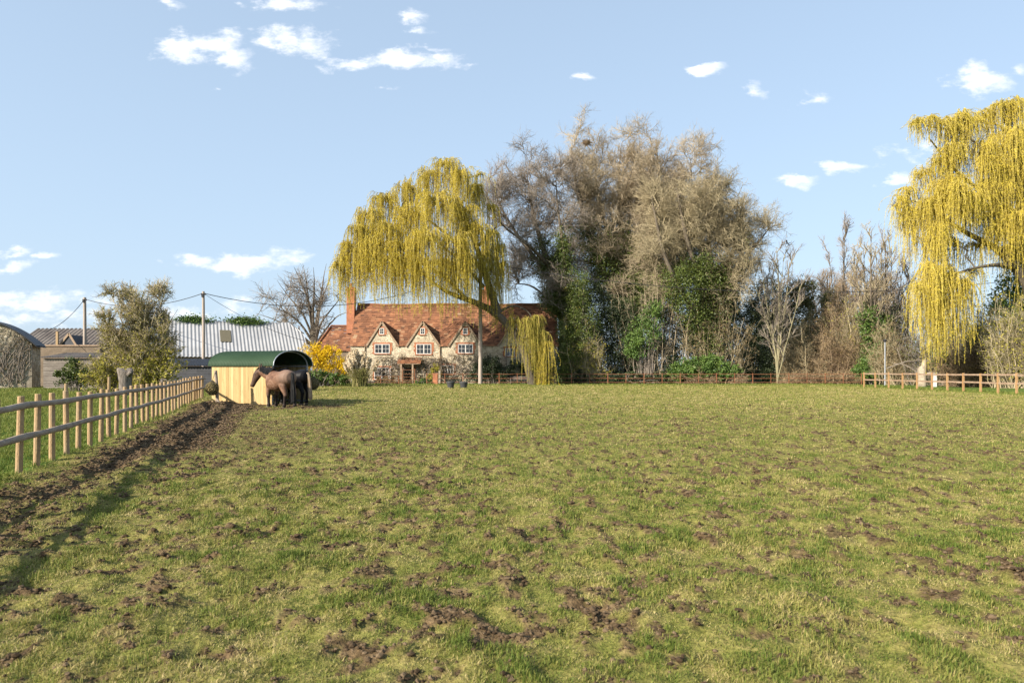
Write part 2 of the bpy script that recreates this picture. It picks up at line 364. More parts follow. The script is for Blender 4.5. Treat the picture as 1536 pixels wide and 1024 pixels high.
icf = np.array([[0, 11, 5], [0, 5, 1], [0, 1, 7], [0, 7, 10], [0, 10, 11], [1, 5, 9], [5, 11, 4], [11, 10, 2], [10, 7, 6], [7, 1, 8], [3, 9, 4], [3, 4, 2], [3, 2, 6], [3, 6, 8], [3, 8, 9], [4, 9, 5], [2, 4, 11], [6, 2, 10], [8, 6, 7], [9, 8, 1]])
V = ico[None] * rng.uniform(.72, 1.25, (n_c, 12, 1)) * rc[:, None, None] * np.stack([rng.uniform(.8, 1.5, n_c), rng.uniform(.8, 1.5, n_c), rng.uniform(.6, 1.0, n_c)], -1)[:, None]
V += np.stack([cx_, cy_, ground_h(cx_, cy_) + rc * .25], -1)[:, None]
g = Geo(); g.add(V.reshape(-1, 3), T=(icf[None] + (np.arange(n_c) * 12)[:, None, None]).reshape(-1, 3), tint=np.repeat(rng.uniform(0, 1, n_c), 12))
M['clod'] = leafmat('crumbled_earth', [(0, (.040, .027, .016)), (.5, (.082, .057, .034)), (1, (.145, .105, .064))], 0, .95, .1)
cl_ = obj('mud_clods', g, M['clod'], smooth=False); cl_['kind'] = 'stuff'; tag(cl_, 'brown crumbs of churned earth scattered over the trampled paddock', 'mud')
# ------------------------------------------------------------------ sky, sun, camera
SD = np.array([.79, .62]); SD = SD / np.linalg.norm(SD); EL = R(28)
w = bpy.data.worlds.new('World'); bpy.context.scene.world = w; w.use_nodes = True
nt = w.node_tree; bg = nt.nodes['Background']
sky = nt.nodes.new('ShaderNodeTexSky'); sky.sky_type = 'NISHITA'; sky.sun_disc = False
sky.sun_elevation = EL; sky.sun_rotation = math.atan2(-SD[0], -SD[1]) % (2 * math.pi)
sky.air_density = 1.0; sky.dust_density = 1.6; sky.ozone_density = 1.0; sky.altitude = 50
STR = .094
tc = nt.nodes.new('ShaderNodeTexCoord'); sp = nt.nodes.new('ShaderNodeSeparateXYZ'); nt.links.new(tc.outputs['Generated'], sp.inputs[0])
yy = math_(nt, 'MAXIMUM', sp.outputs[1], .02)
u = math_(nt, 'DIVIDE', sp.outputs[0], yy); vv = math_(nt, 'DIVIDE', sp.outputs[2], yy)
cb = nt.nodes.new('ShaderNodeCombineXYZ'); nt.links.new(u, cb.inputs[0]); nt.links.new(vv, cb.inputs[1])
nz = nt.nodes.new('ShaderNodeTexNoise'); nz.inputs['Scale'].default_value = 17; nz.inputs['Detail'].default_value = 6; nz.inputs['Roughness'].default_value = .55
sc_ = nt.nodes.new('ShaderNodeVectorMath'); sc_.operation = 'MULTIPLY'; sc_.inputs[1].default_value = (.62, 1.25, 1); nt.links.new(cb.outputs[0], sc_.inputs[0])
nt.links.new(sc_.outputs[0], nz.inputs['Vector'])
wv_ = nt.nodes.new('ShaderNodeVectorMath'); wv_.operation = 'SUBTRACT'; nt.links.new(nz.outputs['Color'], wv_.inputs[0]); wv_.inputs[1].default_value = (.5, .5, .5)
ws = nt.nodes.new('ShaderNodeVectorMath'); ws.operation = 'MULTIPLY'; nt.links.new(wv_.outputs[0], ws.inputs[0]); ws.inputs[1].default_value = (.10, .062, 0)
wp = nt.nodes.new('ShaderNodeVectorMath'); wp.operation = 'ADD'; nt.links.new(cb.outputs[0], wp.inputs[0]); nt.links.new(ws.outputs[0], wp.inputs[1])
CL = [(300, 72, 62, 25, 1), (340, 88, 36, 16, 1), (437, 64, 66, 19, 1), (620, 95, 72, 15, 1), (530, 98, 58, 11, .9), (655, 73, 24, 8, .6), (622, 20, 28, 13, .85), (622, 42, 36, 8, .7),
      (430, 7, 62, 13, .9), (262, 3, 20, 8, .8), (332, 131, 8, 4, .5), (495, 90, 20, 7, .5), (715, 96, 12, 4, .5), (596, 141, 13, 4, .35), (880, 120, 22, 8, .9),
      (1065, 102, 25, 9, .95), (1127, 132, 22, 8, .5), (1225, 146, 28, 11, .6), (1174, 157, 18, 4, .4), (1475, 119, 46, 21, 1), (1534, 98, 16, 14, .7), (1273, 250, 41, 11, 1), (1196, 274, 31, 9, 1),
      (1330, 247, 26, 6, .4), (1352, 265, 24, 17, .8), (1400, 230, 50, 16, .7), (288, 385, 48, 12, .95), (380, 388, 72, 18, .95), (15, 374, 24, 9, .9), (62, 381, 26, 7, .8), (12, 396, 36, 9, .8),
      (40, 452, 120, 20, .9), (70, 482, 150, 18, .7), (280, 470, 150, 26, .55), (420, 500, 160, 22, .5), (1100, 480, 300, 30, .4)]
acc = None
for px, py, a, bb, wgt in CL:
    s1 = nt.nodes.new('ShaderNodeVectorMath'); s1.operation = 'SUBTRACT'; nt.links.new(wp.outputs[0], s1.inputs[0]); s1.inputs[1].default_value = ((px - CX) / F, (HY - py) / F, 0)
    s2 = nt.nodes.new('ShaderNodeVectorMath'); s2.operation = 'MULTIPLY'; nt.links.new(s1.outputs[0], s2.inputs[0]); s2.inputs[1].default_value = (F / a / 1.3, F / bb / 1.25, 0)
    s3 = nt.nodes.new('ShaderNodeVectorMath'); s3.operation = 'LENGTH'; nt.links.new(s2.outputs[0], s3.inputs[0])
    q = nt.nodes.new('ShaderNodeMapRange'); q.inputs[1].default_value = 1.25; q.inputs[2].default_value = .15; q.inputs[3].default_value = 0; q.inputs[4].default_value = wgt; q.clamp = True
    nt.links.new(s3.outputs['Value'], q.inputs[0])
    acc = q.outputs[0] if acc is None else math_(nt, 'MAXIMUM', acc, q.outputs[0])
nz2 = nt.nodes.new('ShaderNodeTexNoise'); nz2.inputs['Scale'].default_value = 34; nz2.inputs['Detail'].default_value = 7; nz2.inputs['Roughness'].default_value = .64
nt.links.new(sc_.outputs[0], nz2.inputs['Vector'])
dens = math_(nt, 'MULTIPLY', math_(nt, 'GREATER_THAN', acc, .001), math_(nt, 'ADD', math_(nt, 'MULTIPLY', acc, 1.05), math_(nt, 'MULTIPLY', math_(nt, 'SUBTRACT', nz2.outputs['Fac'], .60), 2.4)))
sm = nt.nodes.new('ShaderNodeMapRange'); sm.interpolation_type = 'SMOOTHSTEP'; sm.inputs[1].default_value = .05; sm.inputs[2].default_value = .85; nt.links.new(dens, sm.inputs[0])
front = math_(nt, 'GREATER_THAN', sp.outputs[1], .05)
cm = math_(nt, 'MULTIPLY', math_(nt, 'MULTIPLY', sm.outputs[0], front), .93)
# pale spring haze towards the horizon
hz = nt.nodes.new('ShaderNodeMapRange'); hz.inputs[1].default_value = .0; hz.inputs[2].default_value = .62; hz.inputs[3].default_value = .80; hz.inputs[4].default_value = .52; nt.links.new(sp.outputs[2], hz.inputs[0])
skyc = mixc(nt, hz.outputs[0], sky.outputs[0], (3.0, 3.85, 4.85))
shade = nt.nodes.new('ShaderNodeMapRange'); shade.inputs[1].default_value = .35; shade.inputs[2].default_value = .75; nt.links.new(nz2.outputs['Fac'], shade.inputs[0])
cc = mixc(nt, shade.outputs[0], (5.2, 5.5, 6.0), (6.4, 6.4, 6.5))
nt.links.new(mixc(nt, cm, skyc, cc), bg.inputs['Color']); bg.inputs['Strength'].default_value = STR

sl_ = bpy.data.lights.new('sun', 'SUN'); sl_.energy = 4.9; sl_.angle = R(.5); sl_.color = (1, .90, .76)
so = bpy.data.objects.new('sun', sl_); C.objects.link(so); so.location = (-30, -30, 40)
so.rotation_euler = Vector((SD[0] * math.cos(EL), SD[1] * math.cos(EL), -math.sin(EL))).to_track_quat('-Z', 'Y').to_euler()
cam = bpy.data.cameras.new('camera'); co = bpy.data.objects.new('camera', cam); C.objects.link(co)
co.location = (0, 0, EYE); co.rotation_euler = (R(90), 0, 0); cam.sensor_width = 36; cam.lens = 24; cam.shift_y = 43 / 1536
cam.clip_end = 6000; cam.clip_start = .1
cam.dof.use_dof = True; cam.dof.focus_distance = 45; cam.dof.aperture_fstop = 4.0
bpy.context.scene.camera = co
vs = bpy.context.scene.view_settings; vs.view_transform = 'Standard'; vs.look = 'None'; vs.gamma = 1; vs.exposure = 1.15
def gh(x, y): return float(ground_h(np.array([x]), np.array([y]))[0])
# ------------------------------------------------------------------ post-and-rail fence on the left
f0 = thing('paddock_fence', 'long timber fence of round posts and two silvery rails along the left of the paddock', 'fence', (FP[0], FP[1], 0))
r2 = random.Random(3); tops = []
for k in range(-10, 33):
    s = k * .845 + r2.uniform(-.03, .03); p = FP + FU * s + FN * r2.uniform(-.015, .015)
    zb = gh(p[0], p[1]); rise = .11 * float(sstep(12, 27, s)); H = 1.16 + r2.uniform(-.035, .035) + rise
    if k in (3, 6): H += 0
    g = Geo(); th = np.arange(12) / 12 * 2 * math.pi; ln = (r2.uniform(-.025, .025), r2.uniform(-.012, .012))
    L = []
    for z, rr in ((-.3, .050), (.3, .049), (.7, .048), (H - .008, .046), (H, .041)):
        L.append([[p[0] + FN[0] * .068 * 0 + ln[0] * z + rr * math.cos(a), p[1] + ln[1] * z + rr * math.sin(a), zb * 0 + z] for a in th])
    g.rings(L); obj('post', g, M['post'], f0)
    tops.append((s, rise))
def fence_rail(h, seed):
    rr = random.Random(seed); s = -8.9
    while s < 27.0:
        e = min(s + 3.6, 27.1); P = []; Rd = []
        for t in np.linspace(0, 1, 9):
            q = s + (e - s) * t; p = FP + FU * q + FN * .092
            P.append([p[0], p[1], h + .11 * float(sstep(12, 27, q)) + .009 * math.sin(q * 1.7 + seed) + rr.uniform(-.006, .006)]); Rd.append(.05 + .005 * math.sin(q * 3 + seed))
        g = Geo(); g.tubes(np.array(P), np.array(Rd), 10, caps=True); obj('rail', g, M['rail'], f0, smooth=False)
        s = e + .004
fence_rail(1.03, 1); fence_rail(.56, 2)

# taller stakes and the tap post standing in the meadow behind the fence
def stake(px, py0, py1, Y, r, label, nm='stake', cat='stake', mat='post', group=None):
    x = gx(px, Y); g = Geo(); z1 = zz(py0, Y)
    g.tubes(np.array([[x, Y, -.2], [x + .01, Y, z1 * .5], [x + .02, Y, z1]]), np.array([r, r, r * .95]), 10, caps=True)
    o = obj(nm, g, M[mat]); return tag(o, label, cat, group)
stake(98.5, 575, 600, 24, .06, 'thin timber stake with cut top in the green meadow, nearer the stone barn')
stake(163, 565, 590, 27, .055, 'thin pale timber stake in the green meadow beside the old tree stump')
x0 = gx(243, 30); t = thing('tap_post', 'small grey standpipe post with a short arm in front of the dark tin shed', 'tap post', (x0, 30, 0))
g = Geo(); g.box((x0, 30, .55), (.09, .09, 1.3)); obj('post', g, M['greyw'], t)
g = Geo(); g.beam((x0, 30, 1.16), (x0 + .20, 30, 1.17), .05, .05); g.beam((x0 + .2, 30, 1.17), (x0 + .2, 30, 1.08), .03, .03); obj('arm', g, M['greyw'], t)
# ------------------------------------------------------------------ field shelter
PA = np.array([-13.91, 31.65]); PB = np.array([-10.72, 30.5]); UD = norm(PB - PA); WD = np.array([-UD[1], UD[0]])   # along the wall, into the depth
LW = np.linalg.norm(PB - PA); DW = 2.62; EV = 1.82; RISE = .64
def SH(a, d, z): return np.array([PA[0] + UD[0] * a + WD[0] * d, PA[1] + UD[1] * a + WD[1] * d, z])
st = thing('field_shelter', 'pale new timber horse shelter with curved green tin roof and open end', 'animal shelter', (*SH(LW / 2, DW / 2, 0)[:2], 0))
M['plank'] = leafmat('new_pine_planks', [(0, (.30, .215, .095)), (.5, (.40, .30, .145)), (1, (.48, .375, .205))], 0, .75, .2)
nt = M['plank'].node_tree; b = nt.nodes['Principled BSDF']; src = b.inputs['Base Color'].links[0].from_socket
n_1 = noise(nt, coords(nt, (9, 9, .9)), 1.6, 4, .65, .4); rr_ = ramp(nt, [(.3, (.80, .76, .70)), (.6, (1.05, 1.03, 1.0))]); nt.links.new(n_1, rr_.inputs[0])
n_k = noise(nt, coords(nt, (4, 4, 2.2)), 2.6, 2, .5); rk = ramp(nt, [(.70, (1, 1, 1)), (.76, (.55, .42, .30))]); nt.links.new(n_k, rk.inputs[0])
nt.links.new(mixc(nt, 1., mixc(nt, 1., src, rr_.outputs[0], 'MULTIPLY'), rk.outputs[0], 'MULTIPLY'), b.inputs['Base Color'])
def plank_wall(p0, p1, nm, seed, zt=EV):
    rr = random.Random(seed); g = Geo(); L = np.linalg.norm(p1 - p0); d = (p1 - p0) / L; s = 0; nrm = np.array([d[1], -d[0]])
    while s < L - .01:
        wdt = min(rr.choice((.145, .145, .15, .12)), L - s); c = p0 + d * (s + wdt / 2) + nrm * rr.uniform(-.004, .004)
        g.box((c[0], c[1], zt / 2 + .02 + rr.uniform(-.006, .004)), (wdt - .005, .024, zt - .03), rz=math.atan2(d[1], d[0]), tint=min(1, max(0, rr.gauss(.5, .28)))); s += wdt
    obj(nm, g, M['plank'], st)
plank_wall(SH(0, 0, 0)[:2], SH(LW, 0, 0)[:2], 'near_wall', 1)
plank_wall(SH(LW, DW, 0)[:2], SH(0, DW, 0)[:2], 'far_wall', 2)
plank_wall(SH(0.02, DW - .03, 0)[:2], SH(0.02, .03, 0)[:2], 'end_wall', 3, EV + .02)
g = Geo()
for a in (.06, LW - .05):
    for d in (.06, DW - .06): g.box((*SH(a, d, 0)[:2], EV / 2), (.07, .07, EV - .02), rz=math.atan2(UD[1], UD[0]))
for d in (.045, DW - .045):
    g.beam(SH(.1, d, EV - .05), SH(LW - .1, d, EV - .05), .05, .06); g.beam(SH(.1, d, .12), SH(LW - .1, d, .12), .05, .08)
for a in (.06, LW - .05):
    P = [SH(a, DW / 2 - (DW / 2 - .03) * math.cos(q), EV + RISE * .97 * math.sin(q)) for q in np.linspace(0, math.pi, 19)]
    g.tubes(np.array(P), np.full(19, .03), 6)
obj('frame', g, M['galv'], st)
# roof: corrugations follow the arch
na, nq = 260, 26; aa = np.linspace(-.14, LW + .16, na); qq = np.linspace(-.06, math.pi + .06, nq)
A_, Q_ = np.meshgrid(aa, qq)
off = .011 * np.sin(A_ / .085 * 2 * math.pi)
dd = DW / 2 - (DW / 2 + .10 + off) * np.cos(Q_); zq = EV - .01 + (RISE + .03 + off) * np.sin(Q_)
V = np.stack([PA[0] + UD[0] * A_ + WD[0] * dd, PA[1] + UD[1] * A_ + WD[1] * dd, zq], -1).reshape(-1, 3)
ii = (np.arange(nq - 1) * na)[:, None] + np.arange(na - 1)[None]
g = Geo(); g.add(V, np.stack([ii, ii + 1, ii + na + 1, ii + na], -1).reshape(-1, 4))
obj('roof', g, M['green'], st, smooth=True)
g = Geo(); P = [SH(LW + .165, DW / 2 - (DW / 2 + .10) * math.cos(q), EV + (RISE + .03) * math.sin(q)) for q in np.linspace(-.05, math.pi + .05, 25)]
g.tubes(np.array(P), np.full(25, .022), 6); obj('roof_edging', g, M['galv'], st, smooth=True)
# rear gable filling under the arch at the closed end
g = Geo(); poly = [SH(.03, DW / 2 - (DW / 2) * math.cos(q), EV + .025 + RISE * math.sin(q)) for q in np.linspace(0, math.pi, 21)]
g.prism(poly, (*(UD * .02), 0)); obj('gable_boarding', g, M['plank'], st)

# hay nets
M['hay'] = leafmat('stuffed_hay', [(0, (.10, .075, .03)), (.5, (.25, .20, .085)), (1, (.42, .34, .16))], .1, .9)
M['cord'] = nmat('dark_net_cord', [(.3, (.03, .028, .025)), (.7, (.06, .055, .05))], 4, bs=0)
def hay_net(c, r, hang, label, mat=None):
    t = thing('hay_net', label, 'hay net', (c[0], c[1], c[2] - r), 'stuffed hay nets round the shelter')
    g = Geo(); c = np.array(c, float); rg = np.random.default_rng(int(abs(c[0]) * 1000))
    S = 24; prof = [(0.02, -1.05), (.45, -.95), (.8, -.62), (1, -.15), (.97, .3), (.72, .72), (.35, 1.02), (.1, 1.3)]
    L = [[[c[0] + r * k * math.cos(a) * (1 + .06 * math.sin(3 * a + z * 2)), c[1] + r * k * math.sin(a), c[2] + r * z * 1.05] for a in np.arange(S) / S * 2 * math.pi] for k, z in prof]
    g.rings(L, tint=.35)
    n = 2600; d = norm(rg.normal(0, 1, (n, 3))); g.leaves(c + d * r * [1, 1, 1.05] * rg.uniform(.9, 1.06, (n, 1)), rg.uniform(.06, .16, n), rg, .12)
    obj('hay', g, mat or M['hay'], t, smooth=False)
    n_ = Geo()
    for j in range(12):
        for sgn in (1, -1):
            P = []
            for i in range(22):
                u = i / 21; k = np.interp(u, np.linspace(0, 1, 8), [p[0] for p in prof]); z = np.interp(u, np.linspace(0, 1, 8), [p[1] for p in prof]); a = j / 12 * 6.283 + sgn * u * 2.4
                P.append(c + np.array([r * (k + .05) * math.cos(a), r * (k + .05) * math.sin(a), r * z * 1.07]))
            n_.tubes(np.array(P), np.full(22, .006), 4)
    P = np.linspace(c + [0, 0, r * 1.3], np.array(hang), 4); n_.tubes(P, np.full(4, .01), 5)
    obj('net', n_, M['cord'], t)
hpx = gx(325.5, 29.9); hz0 = gh(hpx, 29.9)
t = thing('gate_post', 'leaning weathered post with a slanting brace at the left corner of the shelter', 'post', (hpx, 29.9, hz0))
g = Geo(); g.tubes(np.array([[hpx + .02, 29.9, -.2], [hpx, 29.9, .8], [hpx - .06, 29.9, 1.56]]), np.array([.075, .07, .066]), 10, caps=True); obj('post', g, M['rail'], t)
g = Geo(); g.tubes(np.array([[hpx + .02, 29.82, .36], [hpx + .32, 29.72, -.08]]), np.array([.05, .05]), 8, caps=True); obj('brace', g, M['rail'], t)
hay_net((hpx - .11, 29.66, .78), .255, (hpx - .05, 29.83, 1.48), 'bulging hay net hung on the leaning post at the left corner of the shelter')
# nets on the shelter's own posts
b1 = SH(LW + .14, .12, 0); hay_net((b1[0] - .05, b1[1] - .22, .74), .24, SH(LW + .0, .03, 1.55), 'hay net half hidden behind the brown horse at the near front corner of the shelter')
b2 = SH(LW + .14, DW - .02, 0); hay_net((b2[0] + .16, b2[1] - .05, .93), .25, SH(LW + .02, DW - .05, 1.7), 'dark round net hanging on the far front post of the shelter behind the pale tail', None)

# ------------------------------------------------------------------ horses
def loft(g, pts, S=16):
    pts = [(np.array(p[:3], float), p[3], p[4]) for p in pts]; L = []
    for k, (p, ra, rb) in enumerate(pts):
        a = pts[max(k - 1, 0)][0]; c = pts[min(k + 1, len(pts) - 1)][0]; T = norm(c - a)
        sd = np.cross(T, [0, 0, 1.])
        if np.linalg.norm(sd) < .25: sd = np.cross(T, [-1., 0, 0]); 
        sd = norm(sd); u = np.cross(sd, T)
        L.append([p + sd * ra * math.cos(q) + u * rb * math.sin(q) for q in np.arange(S) / S * 2 * math.pi])
    g.rings(L)
def leg(g, pts, S=12):       # near-vertical chain, cross-section in the ground plane
    L = []
    for x, y, z, rx, ry in pts: kx = 1.0 if z > .7 else 1.04; rx, ry = rx * kx, ry * kx; L.append([[x + rx * math.cos(q), y + ry * math.sin(q), z] for q in np.arange(S) / S * 2 * math.pi])
    g.rings(L)
def horse_body(turn, headdrop, poses):
    g = Geo()
    loft(g, [(-.90, 0, 1.20, .06, .10), (-.84, 0, 1.19, .20, .22), (-.74, 0, 1.20, .27, .28), (-.55, 0, 1.20, .32, .32), (-.32, 0, 1.11, .34, .355), (-.05, 0, 1.05, .365, .385), (.22, 0, 1.05, .35, .395), (.42, 0, 1.09, .30, .39), (.58, 0, 1.15, .22, .33), (.70, 0, 1.13, .15, .24), (.76, 0, 1.12, .07, .12)], 20)
    ca, sa = math.cos(turn), math.sin(turn)
    pz = 1.46 - headdrop
    n1 = np.array([.48, 0, 1.27]); n2 = np.array([.78, .05 * sa * 2, 1.36 - headdrop * .45]); n3 = np.array([.98, .20 * sa, pz - .03]); pl = np.array([1.10, .32 * sa, pz])
    loft(g, [(*n1, .18, .30), (*(n1 * .5 + n2 * .5), .155, .265), (*n2, .13, .215), (*n3, .11, .175), (*pl, .09, .135)], 16)
    hd = np.array([ca, sa, 0]); P = lambda f, z: pl + hd * f + np.array([0, 0, z])
    loft(g, [(*P(-.06, .06), .06, .08), (*P(.03, -.04), .102, .145), (*P(.09, -.17), .108, .155), (*P(.155, -.31), .086, .122), (*P(.215, -.45), .068, .094), (*P(.26, -.55), .07, .088), (*P(.285, -.625), .055, .06)], 16)
    sd = np.array([-sa, ca, 0])
    for s in (1, -1):
        e = P(-.07, .10) + sd * .055 * s
        loft(g, [(*e, .03, .035), (*(e + [0, 0, .08] + sd * .015 * s), .045, .030), (*(e + [0, 0, .16] + sd * .018 * s + hd * .02), .032, .022), (*(e + [0, 0, .235] + sd * .010 * s + hd * .03), .010, .009)], 8)
    hooves = []
    for (x, s, front, dx) in poses:
        y = .155 * s
        if front: pts = [(x - .02, y * .8, 1.12, .12, .09), (x, y, .88, .10, .085), (x + .01, y, .68, .085, .078), (x + .015 + dx * .3, y, .47, .07, .066), (x + .012 + dx * .5, y, .40, .056, .054), (x + .01 + dx * .8, y, .20, .052, .05), (x + .0 + dx, y, .12, .072, .064), (x + .03 + dx, y, .06, .062, .06)]
        else: pts = [(x + .13, y * .85, 1.14, .20, .12), (x + .13, y, .92, .185, .115), (x + .06, y, .76, .15, .11), (x - .03, y, .62, .10, .08), (x - .09, y, .52, .078, .066), (x - .08 + dx * .4, y, .42, .062, .056), (x - .065 + dx * .8, y, .20, .055, .052), (x - .07 + dx, y, .12, .075, .066), (x - .035 + dx, y, .06, .064, .06)]
        leg(g, pts); ex = pts[-1]
        h_ = Geo(); hooves.append(h_); leg(h_, [(ex[0], y, .075, .066, .062), (ex[0] + .015, y, .03, .076, .07), (ex[0] + .022, y, -.005, .085, .076)])
    return g, hooves, pl, hd, sd, (n1, n2, n3)
def hair(g, roots, ends, n, rg, w, sag=.05, spread=.04):
    roots = np.array(roots); ends = np.array(ends); m = len(roots) - 1
    t = rg.uniform(0, m, n); i = np.minimum(t.astype(int), m - 1); f = (t - i)[:, None]
    a = roots[i] * (1 - f) + roots[i + 1] * f; e = ends[i] * (1 - f) + ends[i + 1] * f
    a = a + rg.normal(0, .012, (n, 3)); e = e + rg.normal(0, spread, (n, 3)) * [1, 1, .8]
    u = np.linspace(0, 1, 5)[None, :, None]; P = a[:, None] * (1 - u) + e[:, None] * u; P[:, :, 2] += sag * np.sin(u[0, :, 0] * math.pi)
    g.tubes(P, np.linspace(w, w * .4, 5)[None] * rg.uniform(.7, 1.3, (n, 1)), 4, tint=rg.uniform(0, 1, n))
def make_horse(label, loc, heading, scale, turn, drop, poses, bodymat, hairmat, tailmat, tail_off, seed, cover=None):
    t = thing('horse', label, 'horse', loc, 'horses at the field shelter'); t.rotation_euler = (0, 0, math.atan2(heading[1], heading[0])); t.scale = (scale, scale * 1.12, scale)
    rg = np.random.default_rng(seed)
    g, hv, pl, hd, sd, nn = horse_body(turn, drop, poses)
    me = g.mesh('body', smooth=True); o = bpy.data.objects.new('body', me); C.objects.link(o)
    rm = o.modifiers.new('r', 'REMESH'); rm.mode = 'VOXEL'; rm.voxel_size = .016; rm.use_smooth_shade = True
    sm = o.modifiers.new('s', 'SMOOTH'); sm.factor = .5; sm.iterations = 6
    dg = bpy.context.evaluated_depsgraph_get(); me2 = bpy.data.meshes.new_from_object(o.evaluated_get(dg)); bpy.data.objects.remove(o)
    me2.name = 'body'
    def part(nm, gm, m, sm_=False):
        q = bpy.data.objects.new(nm, gm.mesh(nm, smooth=sm_) if isinstance(gm, Geo) else gm); C.objects.link(q); q.data.materials.clear(); q.data.materials.append(m); q.parent = t; return q
    me2.polygons.foreach_set('use_smooth', np.ones(len(me2.polygons), dtype=bool))
    part('body', me2, bodymat)
    for k in range(4):
        pass
    for h_ in hv: part('hoof', h_, M['hoof'], True)
    # tail
    g = Geo(); hair(g, [(-.88, -.03, 1.36), (-.90, .03, 1.36)], [(-.99, -.02 + tail_off, .26), (-1.0, .02 + tail_off, .26)], 240, rg, .010, .30, .034); part('tail', g, tailmat)
    # mane along the crest
    n1, n2, n3 = nn
    up = lambda p, h: p + np.array([0, 0, h])
    g = Geo(); rt = [up(n1 + [-.08, 0, 0], .28), up(n1 * .5 + n2 * .5, .265), up(n2, .22), up(n3, .185), up(pl, .15)]
    rt = rt[:4]; hair(g, rt, [p + np.array([-.02, .20 - .03 * i, -.25 + .045 * i]) for i, p in enumerate(rt)], 560, rg, .013, .07, .028); hair(g, rt, [p + np.array([-.02, -.13, -.2]) for p in rt], 200, rg, .012, .06, .03)
    part('mane', g, hairmat)
    g = Geo(); f0_ = pl + np.array([0, 0, .14]); hair(g, [f0_ + sd * .03, f0_ - sd * .03], [f0_ + hd * .15 + [0, 0, -.19], f0_ + hd * .15 + [0, 0, -.19]], 60, rg, .009, .03, .02); part('forelock', g, hairmat)
    for s in (1, -1):
        g = Geo(); c = pl + hd * .115 + sd * .100 * s + np.array([0, 0, -.12]); g.lathe(c - [0, 0, .022], [(.002, 0), (.016, .006), (.022, .022), (.016, .038), (.002, .044)], 10)
        part('eye', g, M['eye'], True)
    for s in (1, -1):
        g = Geo(); c = pl + hd * .325 + sd * .045 * s + np.array([0, 0, -.57]); g.lathe(c - [0, 0, .014], [(.002, 0), (.012, .006), (.014, .014), (.01, .024), (.002, .028)], 8)
        part('nostril', g, M['eye'], True)
    return t
def coatmat(name, cols, leg, legz, rump=None):
    m, nt, b = nt_new(name); v = coords(nt); f = noise(nt, v, 5, 5, .7); r = ramp(nt, cols); nt.links.new(f, r.inputs[0])
    f2 = noise(nt, v, 38, 4, .75); r2 = ramp(nt, [(.35, (.55, .55, .55)), (.65, (1.3, 1.3, 1.3))]); nt.links.new(f2, r2.inputs[0])
    c = mixc(nt, 1., r.outputs[0], r2.outputs[0], 'MULTIPLY')
    s = nt.nodes.new('ShaderNodeSeparateXYZ'); tc = nt.nodes.new('ShaderNodeTexCoord'); nt.links.new(tc.outputs['Object'], s.inputs[0])
    if rump:
        mr = nt.nodes.new('ShaderNodeMapRange'); mr.inputs[1].default_value = -.30; mr.inputs[2].default_value = -.62; nt.links.new(math_(nt, 'ADD', s.outputs[0], math_(nt, 'MULTIPLY', f, .5)), mr.inputs[0])
        mr.inputs[1].default_value = 0.0; mr.inputs[2].default_value = -.45
        zc = nt.nodes.new('ShaderNodeMapRange'); zc.inputs[1].default_value = .85; zc.inputs[2].default_value = 1.05; nt.links.new(s.outputs[2], zc.inputs[0])
        c = mixc(nt, math_(nt, 'MULTIPLY', math_(nt, 'MULTIPLY', mr.outputs[0], zc.outputs[0]), .6), c, rump)
    lz = nt.nodes.new('ShaderNodeMapRange'); lz.inputs[1].default_value = legz + .12; lz.inputs[2].default_value = legz - .1; nt.links.new(math_(nt, 'ADD', s.outputs[2], math_(nt, 'MULTIPLY', f, .15)), lz.inputs[0])
    c = mixc(nt, lz.outputs[0], c, leg)
    hx = nt.nodes.new('ShaderNodeMapRange'); hx.inputs[1].default_value = .95; hx.inputs[2].default_value = 1.15; nt.links.new(s.outputs[0], hx.inputs[0])
    c = mixc(nt, math_(nt, 'MULTIPLY', hx.outputs[0], .65), c, leg)
    nt.links.new(c, b.inputs['Base Color']); b.inputs['Roughness'].default_value = .62; b.inputs['Specular IOR Level'].default_value = .2
    bump(nt, b, f2, .25, .01)
    return m
M['hoof'] = nmat('hoof_horn', [(.3, (.05, .04, .03)), (.7, (.10, .08, .06))], 8, bs=0)
M['eye'] = nmat('dark_eye', [(.3, (.008, .006, .005)), (.7, (.015, .012, .01))], 8, bs=0, rough=.15, spec=.5)
M['blackhair'] = leafmat('black_horse_hair', [(0, (.007, .007, .007)), (.6, (.018, .017, .017)), (1, (.045, .042, .04))], 0, .6, .3)
M['blond'] = leafmat('blond_horse_hair', [(0, (.30, .20, .11)), (.6, (.50, .37, .24)), (1, (.62, .50, .36))], .1, .6, .3)
roan = coatmat('roan_coat', [(.32, (.072, .034, .020)), (.5, (.145, .076, .045)), (.68, (.23, .142, .098))], (.020, .014, .012), .62, (.20, .14, .108))
black = coatmat('black_coat', [(.3, (.005, .005, .006)), (.7, (.011, .011, .014))], (.005, .005, .005), .3)
black.node_tree.nodes['Principled BSDF'].inputs['Roughness'].default_value = .5; black.node_tree.nodes['Principled BSDF'].inputs['Specular IOR Level'].default_value = .12
make_horse('brown roan horse with black mane and tail, head turned left beside the shelter wall', (-9.90, 29.03, gh(-9.90, 29.03)), (-.78, .63), 1.08, R(34), .02,
           [(.47, 1, True, -.02), (.43, -1, True, .05), (-.62, 1, False, .06), (-.70, -1, False, -.03)], roan, M['blackhair'], M['blackhair'], .02, 1)
make_horse('black horse with a pale blond tail feeding at the open end of the shelter', (-9.80, 30.62, gh(-9.80, 30.62)), (-.86, .51), 1.04, R(15), .30,
           [(.50, 1, True, .02), (.42, -1, True, -.02), (-.66, 1, False, .03), (-.60, -1, False, .05)], black, M['blackhair'], M['blond'], -.03, 2)

